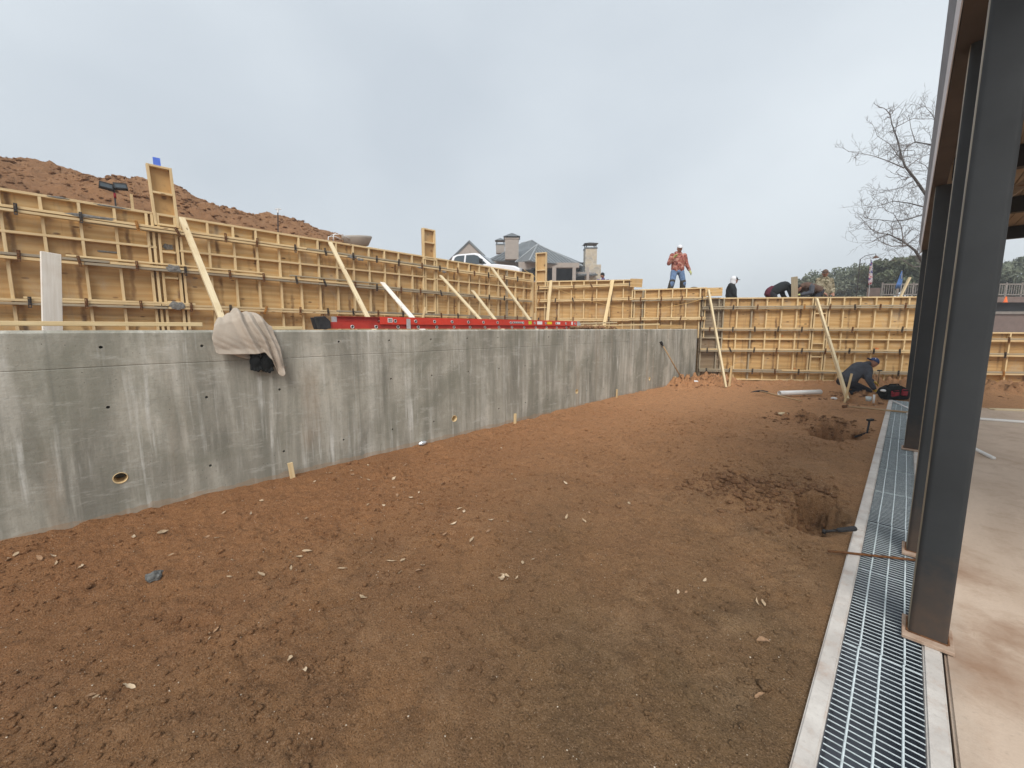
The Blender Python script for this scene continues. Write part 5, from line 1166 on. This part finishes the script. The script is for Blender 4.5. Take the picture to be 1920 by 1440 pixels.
def cloud_obj(name, q, f, mat, parent):
    org = np.array(LOC[parent.name].to_translation()); me = bpy.data.meshes.new(name); me.vertices.add(len(q)); me.vertices.foreach_set('co', (q - org).astype(np.float32).ravel())
    me.loops.add(f.size); me.loops.foreach_set('vertex_index', f.ravel().astype(np.int32)); me.polygons.add(len(f)); me.polygons.foreach_set('loop_start', np.arange(0, f.size, 4, dtype=np.int32)); me.update(calc_edges=True)
    me.materials.append(MT[mat]); return put(bpy.data.objects.new(name, me), parent, LOC[parent.name])
def oak(px, ytop, wpx, dep, label, mat, seed, gz=2.3, n=46, size=.17, hf=.62):
    rg_ = np.random.default_rng(seed); top = at(px, ytop, dep); R_ = wpx / FPX * dep / 2; b = Vector((top.x, top.y, gz)); Ht = top.z - gz
    t = root('oak_tree', b, label, 'tree', 'evergreen oaks beyond the forms'); cz = top.z - R_ * hf
    m = MB(); m.tube([b - ZU * .3, b + Vector((.1, .1, Ht * .3)), b + Vector((0, .2, Ht * .6))], [.26, .2, .12], 8)
    limbs = []
    for k in range(7): a = rg_.random() * 6.28; e = Vector((b.x + R_ * .6 * math.cos(a), b.y + R_ * .6 * math.sin(a), cz + R_ * .2 * rg_.random())); m.tube([b + Vector((.05, .1, Ht * .35)), b.lerp(e, .5) + ZU * Ht * .28, e], [.1, .07, .03], 6)
    m.build('trunk', 'bark', t, True)
    cs, rs = [], []
    for k in range(n):
        d = rg_.normal(size=3); d /= np.linalg.norm(d); rr = .55 + .42 * rg_.random(); c_ = np.array([b.x, b.y, cz]) + d * rr * np.array([R_, R_, R_ * hf]); cs.append(c_); rs.append(R_ * (.16 + .16 * rg_.random()))
    q, f = leaf_cloud(cs, rs, 300, size * .72, .75, seed); cloud_obj('crown', q, f, mat, t)
t = root('shrub', at(946, 508, 38.5) - ZU * 1.6, 'small green shrub growing against the house wall', 'shrub'); b = LOC[t.name].to_translation()
q, f = leaf_cloud([tuple(b + Vector((.2 * math.cos(k * 2), .2 * math.sin(k * 2), .5 + .28 * k))) for k in range(6)], [.45, .5, .5, .45, .35, .25], 90, .12, 1, 5); cloud_obj('foliage', q, f, 'oak', t)
m = MB(); m.tube([b - ZU * .6, b + ZU * 2.0], [.03, .01], 5); m.build('stem', 'bark', t)
oak(1512, 519, 52, 40, 'small loose green oak showing behind the bent men', 'oak_hazed', 61, n=20, hf=.8)
oak(1583, 499, 120, 46, 'broad pale green oak behind the man in green camouflage', 'oak_hazed', 62, n=60, size=.2)
oak(1640, 505, 90, 50, 'rounded far oak behind the red and white flag', 'oak_hazed', 63, n=46, size=.2)
oak(1672, 486, 90, 36, 'dark oak rising left of the columns above the deck', 'oak', 64, n=50)
oak(1735, 476, 110, 33, 'dark oak half hidden behind the columns', 'oak', 65, n=50)
oak(1905, 486, 130, 36, 'oak seen under the porch roof at the right edge', 'oak_hazed', 66, n=50)

# ------------------------------------------------------------------ bare tree
def bare_tree():
    D = 23; b = at(1782, 560, D); b.z = 2.2; t = root('bare_tree', b, 'leafless tree with fine twigs behind the columns', 'tree'); rg_ = random.Random(5)
    T = lambda x_, y_, o=0: at(x_, y_, D + o)
    tr = MB(); tw = MB()
    trunk = [b - ZU * .2, T(1778, 520), T(1772, 460), T(1775, 400), T(1782, 320), T(1785, 240), T(1775, 170)]
    tr.tube(trunk, [.3, .24, .2, .16, .11, .07, .04], 9)
    def grow(p, d, L_, r_, lev):
        n = 4; pts = [p]; q = p.copy(); dd = d.normalized()
        for k in range(n): dd = (dd + Vector((rg_.gauss(0, .20), rg_.gauss(0, .20), rg_.gauss(.05, .16)))).normalized(); q = q + dd * L_ / n; pts.append(q.copy())
        tw.tube(pts, [r_, r_ * .85, r_ * .7, r_ * .55, r_ * .4], 4 if lev else 5, False)
        if lev <= 0: return
        for k in range(1, 5):
            if rg_.random() < (.97 if lev > 1 else .8):
                sd = Vector((rg_.gauss(0, 1), rg_.gauss(0, 1), rg_.gauss(.15, .8))).normalized(); grow(pts[k], (dd * .7 + sd * .8), L_ * rg_.uniform(.42, .68), max(.0065, r_ * .55), lev - 1)
    limbs = [([(1775, 535), (1735, 500), (1716, 470), (1694, 453), (1668, 440), (1640, 436)], .15),
             ([(1775, 430), (1738, 368), (1716, 336), (1697, 312), (1690, 292), (1683, 262), (1672, 232), (1668, 206)], .13),
             ([(1695, 315), (1665, 302), (1640, 293), (1612, 287), (1590, 284)], .05), ([(1690, 290), (1705, 272), (1716, 266), (1750, 272), (1784, 300)][::-1], .07),
             ([(1716, 266), (1708, 240), (1704, 215)], .035), ([(1782, 420), (1732, 388), (1705, 381), (1675, 377), (1650, 385), (1625, 390)], .065),
             ([(1780, 440), (1732, 402), (1700, 412), (1675, 415), (1640, 411), (1612, 418)], .07), ([(1716, 338), (1690, 352), (1660, 358), (1637, 366)], .04), ([(1694, 453), (1690, 425), (1675, 400), (1660, 395)], .05),
             ([(1700, 460), (1672, 462), (1645, 450), (1622, 458)], .05), ([(1735, 500), (1712, 500), (1690, 486), (1668, 490)], .05), ([(1784, 290), (1760, 240), (1748, 215), (1735, 200)], .06),
             ([(1690, 300), (1668, 270), (1645, 255), (1640, 240)], .03), ([(1784, 350), (1750, 330), (1735, 310), (1715, 300)], .05), ([(1640, 436), (1625, 420), (1610, 405)], .025), ([(1779, 480), (1750, 440), (1730, 436), (1712, 428)], .05)]
    for pl, r_ in limbs:
        pts = [T(x_, y_, rg_.uniform(-.3, .3) + .5 * math.sin(i * 1.7 + x_)) for i, (x_, y_) in enumerate(pl)]; n = len(pts)
        (tr if r_ > .06 else tw).tube(pts, [max(.01, .62 * r_ * (1 - .82 * i / (n - 1))) for i in range(n)], 6)
        for i in range(1, n):
            for k in range(3 if r_ > .045 else 2):
                p = pts[i - 1].lerp(pts[i], rg_.random()); d = (pts[i] - pts[i - 1]).normalized() * .6 + Vector((rg_.gauss(0, .7), rg_.gauss(0, .7), rg_.gauss(.25, .7)))
                grow(p, d, rg_.uniform(.55, 1.15), max(.009, r_ * .2), 2)
    for k in range(50):
        p = trunk[rg_.randint(3, 6)]; grow(p, Vector((rg_.gauss(0, 1), rg_.gauss(0, 1), rg_.gauss(.4, .6))), rg_.uniform(.9, 1.7), .02, 2) if k < 10 else None
    tr.build('trunk', 'bark', t, True); tw.build('crown', 'twig', t, True)
bare_tree()

# ------------------------------------------------------------------ deck with railing, flags, lamp
def deck():
    D = 27; a = at(1648, 560, D); bq = at(2010, 560, D); r = root('raised_deck', (a.x, a.y, 2.0), 'raised brown deck with picket railing beyond the right formwork', 'deck'); R3 = Matrix.Rotation(TH, 3, 'Z')
    z = lambda y_: at(1760, y_, D).z
    def slab(name, x0, x1, y0, y1, d0, d1, mat):
        p = [at(x0, 560, d0), at(x1, 560, d0), at(x1, 560, d1), at(x0, 560, d1)]; m = MB(); m.prism([Vector((v.x, v.y, 0)) for v in p], (0, 0, z(y1)), (0, 0, z(y0))); return m.build(name, mat, r)
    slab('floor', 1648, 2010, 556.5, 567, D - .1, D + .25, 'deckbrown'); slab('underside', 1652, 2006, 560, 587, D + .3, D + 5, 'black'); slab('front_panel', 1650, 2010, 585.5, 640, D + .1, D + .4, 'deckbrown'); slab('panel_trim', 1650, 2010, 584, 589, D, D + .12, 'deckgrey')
    for k in range(13): x_ = 1652 + 29 * k; slab('post', x_ - 1.6, x_ + 1.6, 529, 556, D + .2, D + .3, 'deckgrey')
    for x0 in range(12): slab('top_rail', 1652 + 29 * x0, 1652 + 29 * (x0 + 1) - .3, 531, 533.5, D + .2, D + .32, 'deckgrey'); slab('bottom_rail', 1652 + 29 * x0, 1652 + 29 * (x0 + 1) - .3, 551, 553, D + .2, D + .3, 'deckgrey')
    for k in range(78):
        x_ = 1656 + 4.5 * k
        if x_ < 1742 or x_ > 1870: slab('picket', x_ - .7, x_ + .7, 533, 552, D + .22, D + .27, 'deckgrey')
    p = slab('planter_box', 1624, 1649, 541, 572, D - .4, D + .8, 'deckbrown')
    m = MB(); q0 = at(1712, 552, D + 1.2); m.box(q0 + ZU * .15, (1.0, .7, .06), R3)
    for sx in (-.4, .4):
        for sy in (-.25, .25): v = q0 + R3 @ Vector((sx, sy, 0)); m.bar(v + ZU * .14, v - ZU * .5, .05, .05)
    m.build('deck_table', 'darksteel', r)
    for x_ in (1700, 1727): m = MB(); v = at(x_, 552, D + 1.5); m.box(v, (.45, .45, .05), R3); m.box(v + R3 @ Vector((0, .22, .25)), (.45, .04, .5), R3); m.bar(v, v - ZU * .45, .05, .05); m.build('deck_chair', 'darksteel', r)
deck()
def flag(base, toppx, pts, mat, lab):
    D = 25.5; b = at(*base, D); t = root('feather_flag', b, lab, 'flag', 'feather flags beside the deck'); tp = at(*toppx, D)
    m = MB(); m.tube([b - ZU * 1.2, b.lerp(tp, .6), tp], .02, 6); m.build('pole', 'alu', t)
    m = MB(); V = []
    for (xl, xr, y_) in pts: V += [at(xl, y_, D + .05 * math.sin(y_ * .3)), at((xl + xr) / 2, y_, D + .12 * math.cos(y_ * .35)), at(xr, y_, D + .1 * math.sin(y_ * .5 + 1))]
    m.add(V, [(j * 3 + i, j * 3 + i + 1, (j + 1) * 3 + i + 1, (j + 1) * 3 + i) for j in range(len(pts) - 1) for i in (0, 1)]); o = m.build('cloth', mat, t, True); o.modifiers.new('s', 'SOLIDIFY').thickness = .01
flag((1631, 545), (1632.5, 486), [(1632, 1634, 487), (1631, 1636, 496), (1630, 1636, 506), (1629, 1636, 516), (1628, 1636, 526), (1628, 1634, 534)], 'flag', 'tall red white and blue feather flag behind the right formwork')
flag((1690, 552), (1691, 507), [(1690, 1692, 508), (1687, 1692, 516), (1684, 1692, 524), (1681, 1691, 532), (1678, 1690, 541)], 'blueflag', 'pale blue pennant flag above the deck railing')
t = root('gooseneck_lamp', at(1642, 560, 26.5) - ZU * 1.5, 'thin gooseneck lamp with red shade above the flag', 'lamp'); b = LOC[t.name].to_translation()
m = MB(); m.tube([at(1613, 486, 26.5), at(1622, 480, 26.5), at(1634, 477, 26.5), at(1642, 476, 26.5), at(1642, 480, 26.5)], .018, 6); m.build('arm', 'darksteel', t, True)
m = MB(); m.tube([at(1642, 479.5, 26.5), at(1642, 481.5, 26.5), at(1642, 484, 26.5)], [.05, .1, .2], 12); m.build('shade', 'rust', t, True)
m = MB(); m.tube([at(1613, 486, 26.5), Vector((at(1613, 486, 26.5).x, at(1613, 486, 26.5).y, 2.0))], .03, 6); m.build('post', 'darksteel', t)
m = MB(); c = at(1886, 560, 24); m.tube([c - ZU * .22, c - ZU * .2, c + ZU * .12], [.13, .09, .03], 10); tag(m.build('orange_cone', 'orange', None, True), 'orange safety cone in front of the deck, right of the columns', 'cone')

# ------------------------------------------------------------------ loose soil, clods, grit, leaves
def ico(sub=1):
    bm = bmesh.new(); bmesh.ops.create_icosphere(bm, subdivisions=max(1, sub), radius=1); v = np.array([p.co for p in bm.verts]); f = np.array([[q.index for q in p.verts] for p in bm.faces]); bm.free(); return v, f
ICO = {1: ico(1), 2: ico(2)}
def clods(name, xs, ys, rs, mat, sink=.35, zfun=None, flat=.7, sub=1, jt=.5):
    IV, IF = ICO[sub]; n = len(xs); k = len(IV); z = (zfun or ground_h)(xs, ys)
    jit = 1 + jt * (rng.random((n, k, 1)) - .5); v = IV[None] * jit * rs[:, None, None] * np.stack([.75 + .5 * rng.random(n), .75 + .5 * rng.random(n), flat * (.8 + .4 * rng.random(n))], 1)[:, None, :]
    a = rng.random(n) * 6.28; ca, sa = np.cos(a)[:, None], np.sin(a)[:, None]; v = np.stack([v[..., 0] * ca - v[..., 1] * sa, v[..., 0] * sa + v[..., 1] * ca, v[..., 2]], -1)
    v = v + np.stack([xs, ys, z + rs * (flat - sink * 1.4)], 1)[:, None, :]; f = (IF[None] + (np.arange(n) * k)[:, None, None]).reshape(-1, 3)
    me = bpy.data.meshes.new(name); v = v.reshape(-1, 3).astype(np.float32); me.vertices.add(len(v)); me.vertices.foreach_set('co', v.ravel())
    me.loops.add(f.size); me.loops.foreach_set('vertex_index', f.ravel().astype(np.int32)); me.polygons.add(len(f)); me.polygons.foreach_set('loop_start', np.arange(0, f.size, 3, dtype=np.int32)); me.update(calc_edges=True)
    me.materials.append(MT[mat]); o = put(bpy.data.objects.new(name, me)); o['kind'] = 'stuff'; return o
def scatter(n, x0, x1, y0, y1, pw=1.0): return x0 + (x1 - x0) * rng.random(n), y0 + (y1 - y0) * rng.random(n) ** pw
x_, y_ = scatter(40000, -4.6, -.25, -1.2, 8.5, 1.3); keep = vn(x_, y_, 1.1, 77) + .6 * vn(x_, y_, 4, 78) + .5 * rng.random(len(x_)) > .16; x_, y_ = x_[keep], y_[keep]
tag(clods('soil_crumbs', x_, y_, .0022 + .0125 * rng.random(len(x_)) ** 5, 'dirt', .25), 'small crumbs of soil strewn over the pit floor', 'soil')
x_, y_ = scatter(520, -4.6, -.25, -1, 9, 1.2); tag(clods('soil_clods', x_, y_, .008 + .018 * rng.random(len(x_)) ** 3, 'dirt', .3, sub=2), 'larger clods of red soil on the pit floor', 'soil')
cx, cy = [], []
for (mx_, my_, sx_, sy_, n_) in ((-1.0, 4.35, .28, .2, 800), (-.62, 4.75, .16, .16, 90), (-1.0, 8.7, .35, .25, 260), (-.7, 8.5, .25, .15, 60), (-.6, 12.2, .45, .45, 260), (-4.3, 11.9, .3, .6, 160), (-3.9, 12.8, .4, .35, 160), (2.2, 16.0, 1.4, .6, 200)):
    cx.append(rng.normal(mx_, sx_, n_)); cy.append(rng.normal(my_, sy_, n_))
cx, cy = np.concatenate(cx), np.concatenate(cy); kk = ((cx < -.24) | (cy > 12.6)) & (cx > -4.66); cx, cy = cx[kk], cy[kk]
tag(clods('dug_clods', cx, cy, .006 + .030 * rng.random(len(cx)) ** 3.4, 'spoil', .25, flat=.6, sub=2, jt=.6), 'fresh red clods thrown up round the dug holes', 'soil')
x_, y_ = scatter(2800, -4.6, -.25, -1.2, 8, 1.2); tag(clods('pale_grit', x_, y_, .0013 + .0026 * rng.random(len(x_)) ** 2, 'grit', .2), 'pale grit specks scattered over the soil', 'grit')
mxx = rng.uniform(-14.9, -11.2, 2600); myy = rng.uniform(-4, 7.2, 2600)
def heap_h(x, y):
    dd = np.abs(x + 15); pf = np.clip(1 - dd / 4.4, 0, 1) ** .8; b_ = upper_h(x, y) - .15
    return b_ + (ridge(y) - b_) * pf + (.34 * vn(x, y, .9, 41) + .26 * np.abs(vn(x, y, 2.3, 42)) + .17 * vn(x, y, 5, 43) + .11 * np.abs(vn(x, y, 9, 44)) + .06 * vn(x, y, 17, 45)) * smooth01(pf * 3) * .8 - .1
tag(clods('heap_clods', mxx, myy, .012 + .055 * rng.random(2600) ** 3.5, 'mound', .3, heap_h, .6, 2, .7), 'lumps of soil on the face of the heap', 'soil')
# clumps on the terrace edge behind the ladder end
x_ = rng.normal(-5.15, .12, 120); y_ = rng.normal(7.6, .45, 120); tag(clods('terrace_clods', x_, y_, .02 + .05 * rng.random(120) ** 2, 'terrace', .2, lambda a, b_: np.full_like(a, 1.6)), 'heap of soil clods on the wall top at the end of the ladder', 'soil')
# dead leaves
def leafmesh(k, mat):
    r_ = random.Random(k); L_, w_ = r_.uniform(.05, .085), r_.uniform(.007, .016); cu, tw_ = r_.uniform(-1.4, 1.6), r_.uniform(-1.2, 1.2); bend = r_.uniform(-.9, .9); cup = r_.uniform(.2, .75); V = []; n = 8
    for i in range(n):
        t = i / (n - 1); ww = w_ * (math.sin(math.pi * (t * .92 + .04)) ** .8) * r_.uniform(.65, 1.3); x = L_ * (t - .5); z = .5 * L_ * abs(cu) * .5 * (t - .5) ** 2 * 2; a = tw_ * (t - .5); yo = bend * L_ * .5 * (t - .5) ** 2
        for s_ in (-1, 0, 1): V.append((x, yo + s_ * ww * math.cos(a), z + s_ * ww * math.sin(a) + abs(s_) * ww * cup * r_.uniform(.5, 1.2)))
    F = [(i * 3 + j, i * 3 + j + 1, (i + 1) * 3 + j + 1, (i + 1) * 3 + j) for i in range(n - 1) for j in (0, 1)]
    me = bpy.data.meshes.new('dead_leaf'); me.from_pydata(V, [], F); me.update(); me.materials.append(MT[mat]); me.polygons.foreach_set('use_smooth', [True] * len(F)); return me
LM = [leafmesh(k, ('leaf', 'leaf2', 'leaf3', 'leaf')[k % 4]) for k in range(20)]
spots = [(305, 995), (250, 1005), (75, 1045), (30, 1040), (105, 1050), (150, 1053), (118, 1106), (430, 1070), (393, 1177), (388, 1190), (405, 1168), (660, 1114), (680, 1111), (1272, 1103), (1286, 1107), (1420, 1118), (1432, 1121), (1322, 1078), (1438, 1087), (885, 1007), (862, 955), (870, 960), (1105, 961), (1180, 938), (697, 1005), (240, 1278), (170, 1293), (180, 1296), (545, 1235), (572, 1243),
         (1424, 1298), (625, 1418), (868, 912), (770, 935), (745, 928), (735, 1045), (755, 1044), (590, 905), (455, 938), (490, 935), (620, 885), (575, 965), (830, 905), (980, 1048), (1000, 1043), (720, 945), (25, 1010), (60, 1020), (300, 1012), (470, 960), (760, 870), (800, 850), (870, 832), (940, 835), (1040, 850), (960, 805), (985, 800), (900, 815), (700, 905), (510, 990), (545, 985), (420, 960), (1005, 900), (690, 870), (660, 880), (1060, 905), (1430, 1195), (545, 1060), (560, 1035), (850, 980), (812, 1000)]
rr_ = random.Random(3)
for i, (a, b_) in enumerate(spots + [(rr_.uniform(0, 1100), rr_.uniform(880, 1080)) for _ in range(46)]):
    c = on_z(a, b_); 
    if c.x < -4.62 or c.x > -.28: continue
    c.z = H(c.x, c.y) + .011
    o = bpy.data.objects.new('dead_leaf', LM[i % 20]); put(o, None, Matrix.Translation(c) @ Euler((rr_.gauss(0, .3), rr_.gauss(0, .3), rr_.uniform(0, 6.28))).to_matrix().to_4x4() @ Matrix.Scale(rr_.uniform(.5, 1.0), 4))
    ton = {'dead_leaf': 'tan', 'pale_dead_leaf': 'pale', 'brown_dead_leaf': 'dark brown'}[o.data.materials[0].name]
    pl_ = 'close to the foot of the concrete wall' if c.x < -3.9 else ('in the right half of the pit floor' if c.x > -1.6 else ('on the open soil at the front of the picture' if b_ > 1050 else 'on the open soil in the middle of the pit'))
    tag(o, 'curled %s dead leaf %s' % (ton, pl_), 'leaf', 'dead leaves scattered on the soil')
# a grey stone
bm = bmesh.new(); bmesh.ops.create_icosphere(bm, subdivisions=3, radius=.045)
for v in bm.verts: v.co *= 1 + .25 * math.sin(v.co.x * 90 + 1) * math.cos(v.co.y * 80) + random.uniform(-.14, .14); v.co.z *= .75
me = bpy.data.meshes.new('stone'); bm.to_mesh(me); bm.free(); me.materials.append(MT['stone']); c = on_z(288, 1072); c.z = H(c.x, c.y) + .02
tag(put(bpy.data.objects.new('stone', me), None, Matrix.Translation(c)), 'grey lump of stone on the soil near the wall at left', 'stone')

# ------------------------------------------------------------------ the misty air over the site
mb = MB(); mb.box((-10, 10, 7.4), (420, 420, 17.8)); hz_ = bpy.data.materials.new('mist'); hz_.use_nodes = True; nt = hz_.node_tree; nt.nodes.clear()
pv = nt.nodes.new('ShaderNodeVolumePrincipled'); pv.inputs['Color'].default_value = (.9, .92, .94, 1); pv.inputs['Density'].default_value = .0032; pv.inputs['Anisotropy'].default_value = .2
mo = nt.nodes.new('ShaderNodeOutputMaterial'); nt.links.new(pv.outputs[0], mo.inputs['Volume']); MT['mist'] = hz_
tag(mb.build('haze', 'mist'), kind='stuff')
